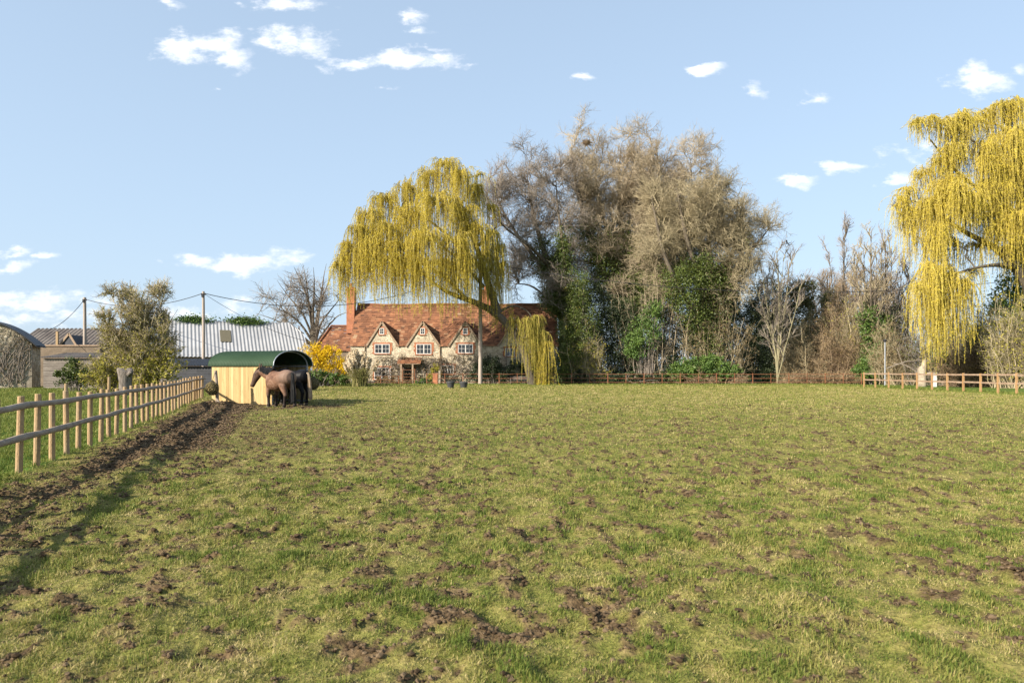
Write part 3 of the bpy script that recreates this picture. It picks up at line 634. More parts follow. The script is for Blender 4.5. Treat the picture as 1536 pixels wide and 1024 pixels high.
# ------------------------------------------------------------------ telegraph poles and cables
PT = {}
def pole(px, pyt, Y, r, label, fit=True):
    x = gx(px, Y); zt = zz(pyt, Y); t = thing('telegraph_pole', label, 'utility pole', (x, Y, 0), 'telegraph poles carrying the cable')
    g = Geo(); g.tubes(np.array([[x, Y, -.4], [x + .02, Y, zt * .5], [x, Y, zt]]), np.array([r * 1.1, r, r * .82]), 14, caps=True); obj('pole', g, M['pole'], t, smooth=False)
    g = Geo(); g.box((x, Y - r - .03, zt - .35), (.16, .1, .30)); obj('junction_box', g, M['wire'], t)
    g = Geo()
    for k in range(2): g.lathe((x + (.16 if k else -.16), Y, zt - .28), [(.01, 0), (.05, .02), (.05, .1), (.03, .13), (.01, .14)], 10)
    g.beam((x - .2, Y, zt - .28), (x + .2, Y, zt - .28), .05, .05); obj('insulator_bracket', g, M['wire'], t)
    PT[label] = np.array([x, Y, zt - .15]); return PT[label]
pA = pole(127, 446, 66, .16, 'short telegraph pole behind the leafy olive tree among the barns')
pB = pole(305, 437, 58, .13, 'slender telegraph pole rising in front of the silver barn roof')
pC = pole(720.5, 391, 72.4, .20, 'tall pale telegraph pole in front of the farmhouse beside the willow')
pD = np.array([gx(1690, 75), 75, zz(395, 75)])
g = Geo(); g.tubes(np.array([[pD[0], 75, -.4], [pD[0], 75, pD[2] + .15]]), np.array([.2, .16]), 12, caps=True)
tag(obj('telegraph_pole', g, M['pole']), 'telegraph pole beyond the right willow at the end of the cable', 'utility pole', 'telegraph poles carrying the cable')
def cable(a, b, sag, label, r=.028):
    u = np.linspace(0, 1, 40); P = a[None] * (1 - u[:, None]) + b[None] * u[:, None]; P[:, 2] -= sag * 4 * u * (1 - u)
    g = Geo(); g.tubes(P, np.full(40, r), 5); tag(obj('power_cable', g, M['wire']), label, 'cable', 'overhead cables')
cable(pA, pB, .9, 'overhead cable from the pole among the barns to the slender pole', .03)
cable(pB, pC, 2.6, 'overhead cable from the slender pole passing under the willow to the tall pole', .03)
cable(pC, pD, 3.2, 'long sagging cable from the tall pole across the bare trees to the right', .032)
cable(pA, at(66, 498, 61), .5, 'short cable dropping from the pole down to the stone barn', .026)
cable(pB, at(458, 511, 66.5), .5, 'thin cable slanting down from the slender pole to the end of the silver barn', .018)
# ------------------------------------------------------------------ building helpers
def courses(g, o, ud, vd, nd, U, Vv, course=.30, seg=.42, lift=.03, inside=None, rg=None, jit=.03):
    """lapped tile courses: o eave corner, ud along the eave, vd up the slope, nd outward"""
    rg = rg or np.random.default_rng(1); o, ud, vd, nd = map(lambda a: np.asarray(a, float), (o, ud, vd, nd))
    nr = int(math.ceil(Vv / course)); V = []; T = []
    for r in range(nr):
        v0 = r * course; v1 = min(v0 + course * 1.12, Vv); ns = int(math.ceil(U / seg)) + 1; x = -rg.uniform(0, seg)
        row = rg.normal(0, .006)
        while x < U:
            a = max(x, 0); b = min(x + seg * rg.uniform(.75, 1.25), U); x = b
            if b - a < .02: continue
            if inside is not None and not inside((a + b) / 2, (v0 + v1) / 2): continue
            l0 = lift + rg.uniform(0, jit) + row; dv = rg.normal(0, .018)
            q = [o + ud * a + vd * (v0 + dv) + nd * l0, o + ud * b + vd * (v0 + dv + rg.normal(0, .012)) + nd * (l0 + rg.normal(0, .006)), o + ud * b + vd * v1 + nd * .004, o + ud * a + vd * v1 + nd * .004,
                 o + ud * a + vd * (v0 + dv) + nd * (l0 - .035), o + ud * b + vd * (v0 + dv) + nd * (l0 - .035)]
            V.append(q); T.append(np.clip(rg.normal(.52, .20), 0, 1))
    V = np.array(V).reshape(-1, 3); n = len(V) // 6; i = np.arange(n) * 6
    Q = np.concatenate([np.stack([i, i + 1, i + 2, i + 3], -1), np.stack([i + 4, i + 5, i + 1, i], -1)])
    g.add(V, Q, tint=np.repeat(np.array(T), 6))
def sheet(g, o, ud, vd, nd, U, Vv, pitch=.27, amp=.028, per=6, sag=0, rng_=None, nv=2):
    o, ud, vd, nd = map(lambda a: np.asarray(a, float), (o, ud, vd, nd))
    n = int(U / pitch * per) + 1; a = np.linspace(0, U, n); v = np.linspace(0, Vv, nv)
    Aa, Vg = np.meshgrid(a, v); off = amp * np.sin(Aa / pitch * 2 * math.pi) - sag * np.sin(Aa / U * math.pi) * (Vg / max(Vv, 1e-6))
    P = o + Aa[..., None] * ud + Vg[..., None] * vd + off[..., None] * nd
    ii = (np.arange(nv - 1) * n)[:, None] + np.arange(n - 1)[None]
    g.add(P.reshape(-1, 3), np.stack([ii, ii + 1, ii + n + 1, ii + n], -1).reshape(-1, 4))

# walls of flint, rubble and brick
def stonemat(name, cols, mortar, vs=5.0, st=(1, 1, 1.5), bd=.04):
    m, nt, b = nt_new(name); v = coords(nt, st)
    vo = nt.nodes.new('ShaderNodeTexVoronoi'); vo.inputs['Scale'].default_value = vs; nt.links.new(v, vo.inputs['Vector'])
    ve = nt.nodes.new('ShaderNodeTexVoronoi'); ve.feature = 'DISTANCE_TO_EDGE'; ve.inputs['Scale'].default_value = vs; nt.links.new(v, ve.inputs['Vector'])
    se = nt.nodes.new('ShaderNodeSeparateColor'); nt.links.new(vo.outputs['Color'], se.inputs[0])
    r = ramp(nt, cols); nt.links.new(se.outputs[0], r.inputs[0])
    n1 = noise(nt, v, .7, 5, .7); rn = ramp(nt, [(.3, (.72, .70, .66)), (.65, (1.12, 1.12, 1.12))]); nt.links.new(n1, rn.inputs[0])
    c = mixc(nt, 1., r.outputs[0], rn.outputs[0], 'MULTIPLY')
    ed = nt.nodes.new('ShaderNodeMapRange'); ed.inputs[1].default_value = .02; ed.inputs[2].default_value = .09; nt.links.new(ve.outputs['Distance'], ed.inputs[0])
    c = mixc(nt, ed.outputs[0], mortar, c)
    nt.links.new(c, b.inputs['Base Color']); b.inputs['Roughness'].default_value = .9
    bump(nt, b, math_(nt, 'ADD', ed.outputs[0], math_(nt, 'MULTIPLY', n1, .5)), .7, bd)
    return m
M['flint'] = stonemat('cream_flint_wall', [(0, (.24, .20, .14)), (.12, (.42, .355, .255)), (.5, (.54, .47, .345)), (1, (.63, .56, .43))], (.42, .36, .265), 3.6, (1, 1, 1.9))
M['rubble'] = stonemat('pale_rubble_stone', [(0, (.30, .25, .17)), (.4, (.47, .40, .28)), (1, (.62, .55, .42))], (.25, .21, .15), 3.4, (1, 1, 1.7))
def brickmat(name, a, b_, mort, bw=.24, bh=.085):
    m, nt, b = nt_new(name); tc = nt.nodes.new('ShaderNodeTexCoord'); s = nt.nodes.new('ShaderNodeSeparateXYZ'); nt.links.new(tc.outputs['Object'], s.inputs[0])
    cb = nt.nodes.new('ShaderNodeCombineXYZ'); nt.links.new(math_(nt, 'ADD', s.outputs[0], s.outputs[1]), cb.inputs[0]); nt.links.new(s.outputs[2], cb.inputs[1])
    br = nt.nodes.new('ShaderNodeTexBrick'); br.inputs['Scale'].default_value = 1; br.inputs['Brick Width'].default_value = bw; br.inputs['Row Height'].default_value = bh; br.inputs['Mortar Size'].default_value = .009
    br.inputs['Color1'].default_value = (*a, 1); br.inputs['Color2'].default_value = (*b_, 1); br.inputs['Mortar'].default_value = (*mort, 1); nt.links.new(cb.outputs[0], br.inputs['Vector'])
    n1 = noise(nt, coords(nt), 2.2, 5, .7); rn = ramp(nt, [(.3, (.62, .6, .58)), (.65, (1.18, 1.18, 1.18))]); nt.links.new(n1, rn.inputs[0])
    nt.links.new(mixc(nt, 1., br.outputs['Color'], rn.outputs[0], 'MULTIPLY'), b.inputs['Base Color']); b.inputs['Roughness'].default_value = .9
    bump(nt, b, br.outputs['Fac'], -.4, .01)
    return m
M['brick'] = brickmat('orange_red_brick', (.42, .145, .06), (.32, .10, .05), (.30, .20, .13))
M['brickt'] = brickmat('tan_old_brick', (.17, .125, .082), (.135, .098, .065), (.17, .145, .11))
M['tile'] = leafmat('clay_roof_tile', [(0, (.075, .044, .033)), (.30, (.155, .076, .047)), (.6, (.235, .110, .062)), (.85, (.305, .155, .088)), (1, (.285, .195, .125))], 0, .9, .15)
nt = M['tile'].node_tree; b = nt.nodes['Principled BSDF']; src = b.inputs['Base Color'].links[0].from_socket
n_1 = noise(nt, coords(nt), .55, 6, .7); rr_ = ramp(nt, [(.32, (.62, .60, .58)), (.5, (.98, .97, .95)), (.68, (1.2, 1.14, 1.05))]); nt.links.new(n_1, rr_.inputs[0])
nt.links.new(mixc(nt, 1., src, rr_.outputs[0], 'MULTIPLY'), b.inputs['Base Color'])
M['barge'] = nmat('weathered_bargeboard', [(.3, (.22, .15, .10)), (.7, (.36, .27, .19))], 4, rough=.8, bs=.1)
m, nt, b = nt_new('window_glass'); b.inputs['Base Color'].default_value = (.02, .024, .03, 1); b.inputs['Roughness'].default_value = .06; b.inputs['Specular IOR Level'].default_value = .7; M['glass'] = m
n_1 = noise(nt, coords(nt), 2.5, 2, .5); bump(nt, b, n_1, .06, .02)

# ------------------------------------------------------------------ the farmhouse
YF = 80.0; RD = 4.2; ZE = 4.55; YR = YF + RD; ZR = zz(457, YR); HX0 = gx(526, YF); HX1 = gx(836, YF); DEP = 2 * RD
ho = thing('farmhouse', 'old cream flint farmhouse with red tiled roof, stone gables and two brick chimneys', 'house', ((HX0 + HX1) / 2, YF + 3, 0))
g = Geo(); g.span(HX0, HX1, YF, YF + DEP, -.2, ZE)
for x in (HX0 + .0, HX1 - .3): g.prism([(x, YF, ZE), (x, YF + DEP, ZE), (x, YR, ZR - .08)], (.3, 0, 0))
obj('wall', g, M['flint'], ho)
sl = np.array([0, RD, ZR - ZE]); SLN = np.linalg.norm(sl); vd = sl / SLN; nd = np.array([0, -vd[2], vd[1]])
GA = [(573, 549, 598.5), (634, 609, 661), (698, 672, 724), (772, 746, 799)]
gab = []
for ap, l, r_ in GA: gab.append((gx(ap, YF), gx(l, YF), gx(r_, YF), zz(482, YF)))
def in_roof(a, v):      # leave the tiles out where the gables stand
    x = HX0 - .15 + a; z = ZE + v * vd[2] - .25
    for c_, l, r_, za in gab:
        h = (za - 4.45) * (1 - abs(x - c_) / ((r_ - l) / 2))
        if z - 4.45 < h * .86 - .12: return False
    return True
rt = Geo(); rgt = np.random.default_rng(5)
courses(rt, (HX0 - .15, YF - .14, ZE - .17), (1, 0, 0), vd, nd, HX1 - HX0 + .3, SLN + .2, .30, .42, .035, in_roof, rgt)
vb = np.array([0, -vd[1], vd[2]]); courses(rt, (HX1 + .15, YF + DEP + .14, ZE - .17), (-1, 0, 0), vb, (0, vb[2], -vb[1]), HX1 - HX0 + .3, SLN + .2, .6, 1.2, .03, None, rgt)
rt.tubes(np.array([[x, YR, ZR + .02 + .05 * math.sin(x * .55) + .02 * math.sin(x * 2.1)] for x in np.linspace(HX0 - .15, HX1 + .15, 60)]), np.full(60, .14), 8, caps=True, tint=.55)
roof = obj('roof', rt, M['tile'], ho)
g = Geo(); g.prism([(HX0 - .1, YF - .02, ZE - .1), (HX0 - .1, YF + DEP + .02, ZE - .1), (HX0 - .1, YR, ZR - .12)], (HX1 - HX0 + .2, 0, 0)); obj('roof_deck', g, M['dark'], ho)
def casement(px0, px1, py0, py1, lights, cols, rows, Y=YF, dress=True, label=None, par=None):
    x0, x1, z1, z0 = gx(px0, Y), gx(px1, Y), zz(py0, Y), zz(py1, Y); fw = .075
    wn = Geo(); wn.span(x0, x1, Y - .055, Y - .0, z1 - fw, z1); wn.span(x0, x1, Y - .055, Y, z0, z0 + fw); wn.span(x0, x0 + fw, Y - .055, Y, z0 + fw, z1 - fw); wn.span(x1 - fw, x1, Y - .055, Y, z0 + fw, z1 - fw)
    lw = (x1 - x0) / lights
    for k in range(1, lights): wn.span(x0 + lw * k - fw * .7, x0 + lw * k + fw * .7, Y - .05, Y, z0 + fw, z1 - fw)
    for k in range(lights):
        for c_ in range(1, cols): xx = x0 + lw * k + lw * c_ / cols; wn.span(xx - .016, xx + .016, Y - .04, Y - .012, z0 + fw, z1 - fw)
        for r_ in range(1, rows): z_ = z0 + (z1 - z0) * r_ / rows; wn.span(x0 + lw * k + fw * .9, x0 + lw * (k + 1) - fw * .9, Y - .037, Y - .013, z_ - .016, z_ + .016)
    w_ = obj('window', wn, M['white'], par or ho)
    g = Geo(); g.span(x0 + .03, x1 - .03, Y - .016, Y - .006, z0 + .03, z1 - .03); obj('pane', g, M['glass'], w_)
    g = Geo(); g.span(x0 - .12, x1 + .12, Y - .12, Y - .003, z0 - .10, z0 - .012); obj('sill', g, M['brick'] if dress else M['white'], w_)
    if dress:
        g = Geo(); rr = random.Random(int(px0)); z = z0 - .01
        while z < z1 + .1:
            for sgn, xe in ((-1, x0), (1, x1)):
                q = rr.choice((.16, .30)); g.span(xe + sgn * .01, xe + sgn * (q + .01), Y - .022, Y + .01, z + .004, z + .15)
            z += .155
        g.span(x0 - .25, x1 + .25, Y - .026, Y + .01, z1 + .012, z1 + .20); obj('brick_surround', g, M['brick'], w_)
for (c_, l, r_, za), (ap, pl_, pr) in zip(gab, GA):
    g = Geo(); g.prism([(l + .12, YF - .014, ZE - .35), (r_ - .12, YF - .014, ZE - .35), (c_, YF - .014, za - .14)], (0, .32, 0)); ga = obj('gable', g, M['flint'], ho)
    # little roof behind the gable
    dr = Geo(); dz = za - (ZE - .2); yb = YF - .12
    for sgn, e in ((-1, l), (1, r_)):
        su = np.array([c_ - e, 0, dz]); Ls = np.linalg.norm(su); v_ = su / Ls; n_v = np.array([sgn * abs(v_[2]), 0, abs(v_[0])])
        o_ = np.array([e, yb, ZE - .2]); courses(dr, o_ if sgn < 0 else o_, (0, 1, 0), v_, n_v, 3.6, Ls + .03, .28, .4, .03, lambda a, v: a < .25 + v * v_[2] * RD / (ZR - ZE) + .25, rgt)
    obj('gable_roof', dr, M['tile'], ga)
    bg_ = Geo()
    for e in (l, r_): bg_.beam((e, YF - .14, ZE - .22), (c_, YF - .14, za + .02), .06, .20, up=(0, 1, 0))
    bg_2 = Geo()
    for e in (l, r_): bg_2.beam((e, YF - .11, ZE - .24), (c_ + (.02 if e < c_ else -.02), YF - .11, za - .02), .20, .06, up=(0, 1, 0))
    obj('bargeboard', bg_2, M['barge'], ga)
    casement(ap - 4 + .3, ap + 3.3, 492, 501.5, 1, 2, 2, YF - .014)
    if ap < 770: pass
for a_, b_, c0, c1 in ((562, 584.5, 516, 530), (624.5, 647, 516, 531), (687, 709.5, 516, 529.5)): casement(a_, b_, c0, c1, 2, 2, 2, YF - .014)
casement(758, 772, 522, 534, 2, 1, 2)
casement(561.5, 584, 551, 569, 2, 2, 3); casement(662.5, 680.5, 547.5, 561, 2, 2, 2)
casement(734, 748, 548, 562, 2, 1, 2)
for px, y_, wd_, lab, zb in ((527.0, YF + 3.3, .95, 431, 490), (728, YF + RD, 1.25, 435, 461)):
    x = gx(px, y_); zt = zz(lab, y_); z0 = zz(zb, y_) - .8; g = Geo()
    g.span(x - wd_ / 2, x + wd_ / 2, y_ - .5, y_ + .5, z0, zt - .35); g.span(x - wd_ / 2 - .06, x + wd_ / 2 + .06, y_ - .56, y_ + .56, zt - .35, zt - .2); g.span(x - wd_ / 2, x + wd_ / 2, y_ - .5, y_ + .5, zt - .2, zt)
    ch = obj('chimney', g, M['brick'], ho)
    g = Geo(); g.lathe((x, y_, zt), [(.16, 0), (.14, .1), (.12, .42), (.15, .45), (.15, .5), (.1, .5)], 14); obj('chimney_pot', g, M['brick'], ch)
# porch
pX0, pX1 = gx(598, YF), gx(633, YF); zc0, zc1 = zz(545, YF - 1), zz(536, YF)
pg = Geo(); d_ = np.array([0, 1.25, zc1 - zc0]); Lp = np.linalg.norm(d_); d_ = d_ / Lp
courses(pg, (pX0, YF - 1.25, zc0), (1, 0, 0), d_, (0, -d_[2], d_[1]), pX1 - pX0, Lp, .26, .36, .03, None, rgt); po = obj('porch_roof', pg, M['tile'], ho)
g = Geo(); g.span(pX0 + .05, pX1 - .05, YF - 1.2, YF, zc0 - .10, zc0 - .03)
for x in (gx(604, YF), gx(621, YF)): g.span(x - .09, x + .09, YF - 1.16, YF - .98, -.1, zc0 - .1)
obj('porch_frame', g, M['barge'], po)
g = Geo(); g.span(gx(606, YF), gx(620, YF), YF - .03, YF - .006, -.1, zz(551, YF)); obj('doorway_shade', g, M['dark'], ho)  # flat near-black panel: the shade inside the open door is put into its colour
g = Geo(); rr = random.Random(4)
for z in np.arange(-.1, 2.3, .155):
    for sgn, xe in ((-1, gx(605.6, YF)), (1, gx(620.4, YF))): g.span(xe, xe + sgn * rr.choice((.2, .42)), YF - .025, YF, z, z + .15)
g.span(gx(603, YF), gx(623, YF), YF - .03, YF, 2.32, 2.55); obj('door_surround', g, M['brick'], ho)
for px, w_, m_, y0, y1 in ((660, .11, 'barge', 517, 577), (586.3, .16, 'white', 552, 571), (547.5, .10, 'barge', 517, 560)):
    g = Geo(); x = gx(px, YF); g.tubes(np.array([[x, YF - .09, zz(y1, YF)], [x, YF - .09, zz(y0, YF)]]), np.full(2, w_ / 2), 8, caps=True); obj('drainpipe', g, M[m_], ho)
# lower wing with a hipped roof at the left end
WX0 = gx(470, YF + .5); WX1 = HX0 - .02; zW = 3.9; zWr = zz(489, YR); xr = gx(497, YR)
g = Geo(); g.span(WX0 + .2, WX1, YF + .55, YF + DEP - .5, -.2, zW - .02); obj('wing_wall', g, M['brickt'], ho)
wg = Geo(); sW = np.array([0, RD - .4, zWr - zW]); LW_ = np.linalg.norm(sW); vw = sW / LW_; nw = np.array([0, -vw[2], vw[1]]); UW = WX1 - WX0
courses(wg, (WX0, YF + .4, zW - .1), (1, 0, 0), vw, nw, UW, LW_, .30, .42, .035, lambda a, v: a > (xr - WX0) * v / LW_ - .1, rgt)
hx = np.array([xr - WX0, 0, zWr - zW]); Lh = np.linalg.norm(hx); vh = hx / Lh
courses(wg, (WX0, YF + DEP - .4, zW - .1), (0, -1, 0), vh, (-vh[2], 0, vh[0]), DEP - .8, Lh, .30, .42, .03, lambda a, v: abs(a - (DEP - .8) / 2) < (DEP - .8) / 2 * (1 - v / Lh) + .1, rgt)
wg.tubes(np.array([[WX0, YF + .4, zW], [xr, YR, zWr + .03], [WX1, YR, zWr + .03]]), np.full(3, .13), 8, tint=.5)
obj('wing_roof', wg, M['tile'], ho)
# sloping tiles running up to the left chimney, stepped in two pitches as on the old roof
# ------------------------------------------------------------------ farm buildings on the left
# stone barn with curved roof
YB = 57.0; bx1 = gx(47.5, YB); bxc = gx(-20, YB); hw = bx1 - bxc; zeave = zz(515, YB); zap = zz(482, YB)
sb = thing('stone_barn', 'pale rubble stone barn with a curved roofline and dead creeper on its gable', 'barn', (bx1, YB, 0))
def arc(q, ex=0): t_ = 1 - 2 * q / math.pi; return (bxc + hw * t_, zeave + (zap - zeave) * (1 - t_ * t_))
poly = [(bxc - hw, YB, -.2), (bx1, YB, -.2)] + [(arc(q)[0], YB, arc(q)[1]) for q in np.linspace(0, math.pi, 25)]
g = Geo(); g.prism(poly, (0, 2.6, 0)); obj('wall', g, M['rubble'], sb)
g = Geo(); L0 = []
qs = np.linspace(-.13, math.pi + .13, 41)
def arc2(q, ex): t_ = 1 - 2 * q / math.pi; return (bxc + hw * t_ * 1.02, zeave + (zap - zeave) * (1 - t_ * t_) + ex)
ro = [arc2(q, .15) for q in qs]; ri = [arc2(q, .035) for q in qs]
V = [[x, y, z] for y in (YB - .25, YB + 2.75) for x, z in ro] + [[x, y, z] for y in (YB - .25, YB + 2.75) for x, z in ri]; n = len(qs)
i = np.arange(n - 1); g.add(V, np.concatenate([np.stack([i, i + 1, n + i + 1, n + i], -1), np.stack([2 * n + i + 1, 2 * n + i, 3 * n + i, 3 * n + i + 1], -1), np.stack([2 * n + i, 2 * n + i + 1, i + 1, i], -1)]))
obj('roof', g, M['slate'], sb, smooth=False)
g = Geo()
for z in np.arange(-.1, zeave - .3, .42): g.span(bx1 - random.choice((.35, .55)), bx1 + .03, YB - .04, YB + .3, z, z + .40)
obj('quoins', g, M['pale'], sb)
# creeper: leafless stems spreading over the gable
rgc = np.random.default_rng(12); N = 130; P = np.zeros((N, 14, 3)); x = rgc.uniform(bxc - 2, bx1 - .25, N); z = rgc.uniform(.2, 2.2, N); dx = rgc.normal(0, .05, N)
for k in range(14):
    P[:, k] = np.stack([np.minimum(x, bx1 - .1), np.full(N, YB - .06) - rgc.uniform(0, .07, N), np.minimum(z, zeave + (zap - zeave) * np.clip(1 - ((x - bxc) / hw) ** 2, 0, 1) - .05)], -1); dx = dx + rgc.normal(0, .05, N); x = x + dx; z = z + rgc.uniform(.12, .38, N)
g = Geo(); g.tubes(P, np.linspace(.026, .010, 14)[None] * rgc.uniform(.6, 1.3, (N, 1)), 4)
obj('creeper', g, M['twigg'], sb)
cp = P.reshape(-1, 3); cp = cp[rgc.integers(0, len(cp), 1500)] + rgc.normal(0, .16, (1500, 3)) * [1, .2, 1]; cp = cp[(cp[:, 0] < bx1 - .05) & (cp[:, 2] < zeave + (zap - zeave) * np.clip(1 - ((cp[:, 0] - bxc) / hw) ** 2, 0, 1) - .05)]; cp[:, 1] = np.minimum(cp[:, 1], YB - .03)
g = Geo(); g.leaves(cp, rgc.uniform(.06, .16, len(cp)), rgc, .6); obj('creeper_leaves', g, M['brack'], sb)
sb.rotation_euler = (0, 0, R(21))

# long corrugated barn behind, brick wall and small gabled dormer
Y2 = 72.0; x0, x1 = gx(20, Y2), gx(152, Y2); ze, zr = zz(521, Y2), zz(491, Y2 + 4)
lb = thing('cattle_barn', 'long low barn with brown grey corrugated roof and tan brick wall behind the stone barn', 'barn', ((x0 + x1) / 2, Y2 + 4, 0))
g = Geo(); g.span(x0, x1, Y2, Y2 + 8, -.2, ze - .02); g.prism([(x1 - .2, Y2, ze - .02), (x1 - .2, Y2 + 8, ze - .02), (x1 - .2, Y2 + 4, zr - .1)], (.2, 0, 0)); obj('wall', g, M['brickt'], lb)
s_ = np.array([0, 4.3, zr - ze]); Ls = np.linalg.norm(s_); s_ = s_ / Ls
g = Geo(); sheet(g, (x0 - .2, Y2 - .35, ze - .12), (1, 0, 0), s_, (0, -s_[2], s_[1]), x1 - x0 + .4, Ls, .46, .07); sheet(g, (x0 - .2, Y2 + 8.35, ze - .12), (1, 0, 0), (0, -s_[1], s_[2]), (0, s_[2], s_[1]), x1 - x0 + .4, Ls, .46, .07)
obj('roof', g, M['asb'], lb, smooth=True)
xg = gx(107, Y2); hwg = .75; g = Geo(); zg = zz(517.5, Y2 - .5)
g.prism([(xg - hwg, Y2 - .5, zg), (xg + hwg, Y2 - .5, zg), (xg + .1, Y2 - .5, zz(502, Y2 - .5))], (0, 2.6, 0)); dm = obj('dormer', g, M['slate'], lb)
g = Geo(); g.beam((xg - hwg - .15, Y2 - .55, zg - .05), (xg + .1, Y2 - .55, zz(500.5, Y2)), .2, .1, up=(0, 1, 0)); g.beam((xg + hwg + .12, Y2 - .55, zg - .05), (xg + .1, Y2 - .55, zz(500.5, Y2)), .2, .1, up=(0, 1, 0)); obj('dormer_verge', g, M['barge'], dm)
g = Geo(); xp = gx(86, Y2 - .8); g.span(xp - .11, xp + .11, Y2 - .9, Y2 - .7, -.1, zz(497, Y2 - .8)); tag(obj('timber_post', g, M['post']), 'square brown timber post standing against the corrugated barn roof', 'post')
g = Geo(); g.span(gx(60, 63), gx(150, 63), 63.0, 63.35, -.2, zz(519, 63)); t = thing('yard_wall', 'tan brick yard wall between the stone barn and the olive tree', 'wall', (gx(105, 63), 63.2, 0)); obj('brickwork', g, M['brickt'], t)
g = Geo(); g.span(gx(59, 63), gx(150, 63) + .05, 62.9, 63.45, zz(519, 63) + .003, zz(519, 63) + .12); obj('coping', g, M['barge'], t)
# low shed in front of it
def shed(px0, px1, pyr, pye, pyb, Y, dep, name, label, wallm, roofm, skew=0, boards=True):
    x0, x1 = gx(px0, Y), gx(px1, Y); ze = zz(pye, Y); zr = zz(pyr, Y + dep)
    t = thing('shed', label, 'shed', ((x0 + x1) / 2, Y + dep / 2, 0), None); g = Geo()
    if boards:
        z = -.1; rr = random.Random(px0)
        while z < ze - .1: h_ = min(.2, ze - .08 - z); g.span(x0, x1, Y - rr.uniform(0, .02), Y + .05, z + .004, z + h_ - .006); z += .2
        g.span(x0 + .06, x1 - .06, Y + .06, Y + dep - .05, -.1, ze - .1)
    else: g.span(x0, x1, Y, Y + dep, -.1, ze - .06)
    obj('wall', g, wallm, t)
    s_ = np.array([0, dep + .35, zr - ze]); Ls = np.linalg.norm(s_); s_ = s_ / Ls; g = Geo()
    sheet(g, (x0 - .15, Y - .3, ze), (1, 0, 0), s_, (0, -s_[2], s_[1]), x1 - x0 + .3, Ls, .22, .032); obj('roof', g, roofm, t, smooth=True)
    return t
shed(65, 148, 529, 536, 580, 56, 3.2, 'a', 'low grey boarded shed with ribbed roof beside the stone barn', M['greyw'], M['asb'])
shed(150, 318, 538, 548, 580, 52, 4.2, 'b', 'low dark tin shed between the olive tree and the horse shelter', M['slate'], M['slate'])
# silver barn
an = R(26); ux, uy = math.cos(an), math.sin(an); X0, Y0 = gx(236, 63), 63.0
Lb = 0
# find the length so that the right end lands at px 459
for L_ in np.arange(8, 22, .05):
    if CX + F * (X0 + ux * L_) / (Y0 + uy * L_) >= 459.5: Lb = L_; break
def SB(a, d, z): return np.array([X0 + ux * a - uy * d, Y0 + uy * a + ux * d, z])
sv = thing('silver_barn', 'large barn with silver corrugated roof, one dark skylight and dark boarded walls', 'barn', (*SB(Lb / 2, 3, 0)[:2], 0))
ze = zz(532, 65.5); dep = 4.6; zr = zz(482, 70.5)
g = Geo(); z = -.2
while z < ze - .05:
    g.prism([SB(0, 0, z), SB(Lb, 0, z), SB(Lb, 2 * dep, z), SB(0, 2 * dep, z)], (0, 0, min(.24, ze - z))); z += .245
M['boards'] = nmat('dark_brown_boards', [(.3, (.06, .045, .035)), (.6, (.13, .10, .08)), (.8, (.24, .19, .15))], 1.2, (.6, .6, 5), fine=(8, .3))
g.prism([SB(Lb - .06, .3, ze), SB(Lb - .06, 2 * dep - .3, ze), SB(Lb - .06, dep, zr - .25)], (.05 * ux, .05 * uy, 0))
obj('wall', g, M['boards'], sv)
hip = 1.25
s_ = np.array([-uy * dep, ux * dep, zr - ze]); Ls = np.linalg.norm(s_); s_ = s_ / Ls; n_s = norm(np.cross([ux, uy, 0], s_))
g = Geo(); pitch, per = .34, 6; n = int((Lb + .5) / pitch * per); a = np.linspace(-.25, Lb + .25, n); v = np.linspace(-.35, Ls, 9)
Aa, Vg = np.meshgrid(a, v); cut = Lb + .25 - np.clip((Vg - Ls * .66) / (Ls * .34), 0, 1) * hip; Ac = np.minimum(Aa, cut)
P = SB(0, 0, ze)[None, None] + Ac[..., None] * np.array([ux, uy, 0]) + Vg[..., None] * s_ + (.034 * np.sin(Aa / pitch * 2 * math.pi))[..., None] * n_s
ii = (np.arange(8) * n)[:, None] + np.arange(n - 1)[None]; g.add(P.reshape(-1, 3), np.stack([ii, ii + 1, ii + n + 1, ii + n], -1).reshape(-1, 4))
s2 = np.array([uy * dep, -ux * dep, zr - ze]); s2 = s2 / np.linalg.norm(s2)
sheet(g, SB(-.25, 2 * dep + .2, ze - .2), (ux, uy, 0), s2, (0, 0, 1), Lb - .6, Ls + .2, .34, .03)
obj('roof', g, M['tin'], sv, smooth=True)
g = Geo(); tri = [SB(Lb + .26, dep * .66 - .1, ze + (zr - ze) * .66), SB(Lb + .26, 2 * dep - dep * .66 + .1, ze + (zr - ze) * .66), SB(Lb + .25 - hip, dep, zr)]; g.prism(tri, (0, 0, .05)); obj('half_hip', g, M['slate'], sv)
g = Geo(); g.prism([SB(-.1, -.12, ze - .34), SB(Lb + .1, -.12, ze - .34), SB(Lb + .1, -.02, ze - .34), SB(-.1, -.02, ze - .34)], (0, 0, .22)); obj('eaves_board', g, M['post'], sv)
g = Geo(); lo = SB(0, 0, ze); a0, a1 = 5.45, 6.45; v0, v1 = Ls * .36, Ls * .70
g.prism([lo + np.array([ux, uy, 0]) * q + s_ * w_ + n_s * .045 for q, w_ in ((a0, v0), (a1, v0), (a1, v1), (a0, v1))], n_s * .03); obj('skylight', g, M['skyl'] if 'skyl' in M else nmat('grubby_skylight', [(.3, (.08, .07, .045)), (.7, (.16, .14, .09))], 3, (8, 8, .6), rough=.4), sv)
rgi = np.random.default_rng(3)
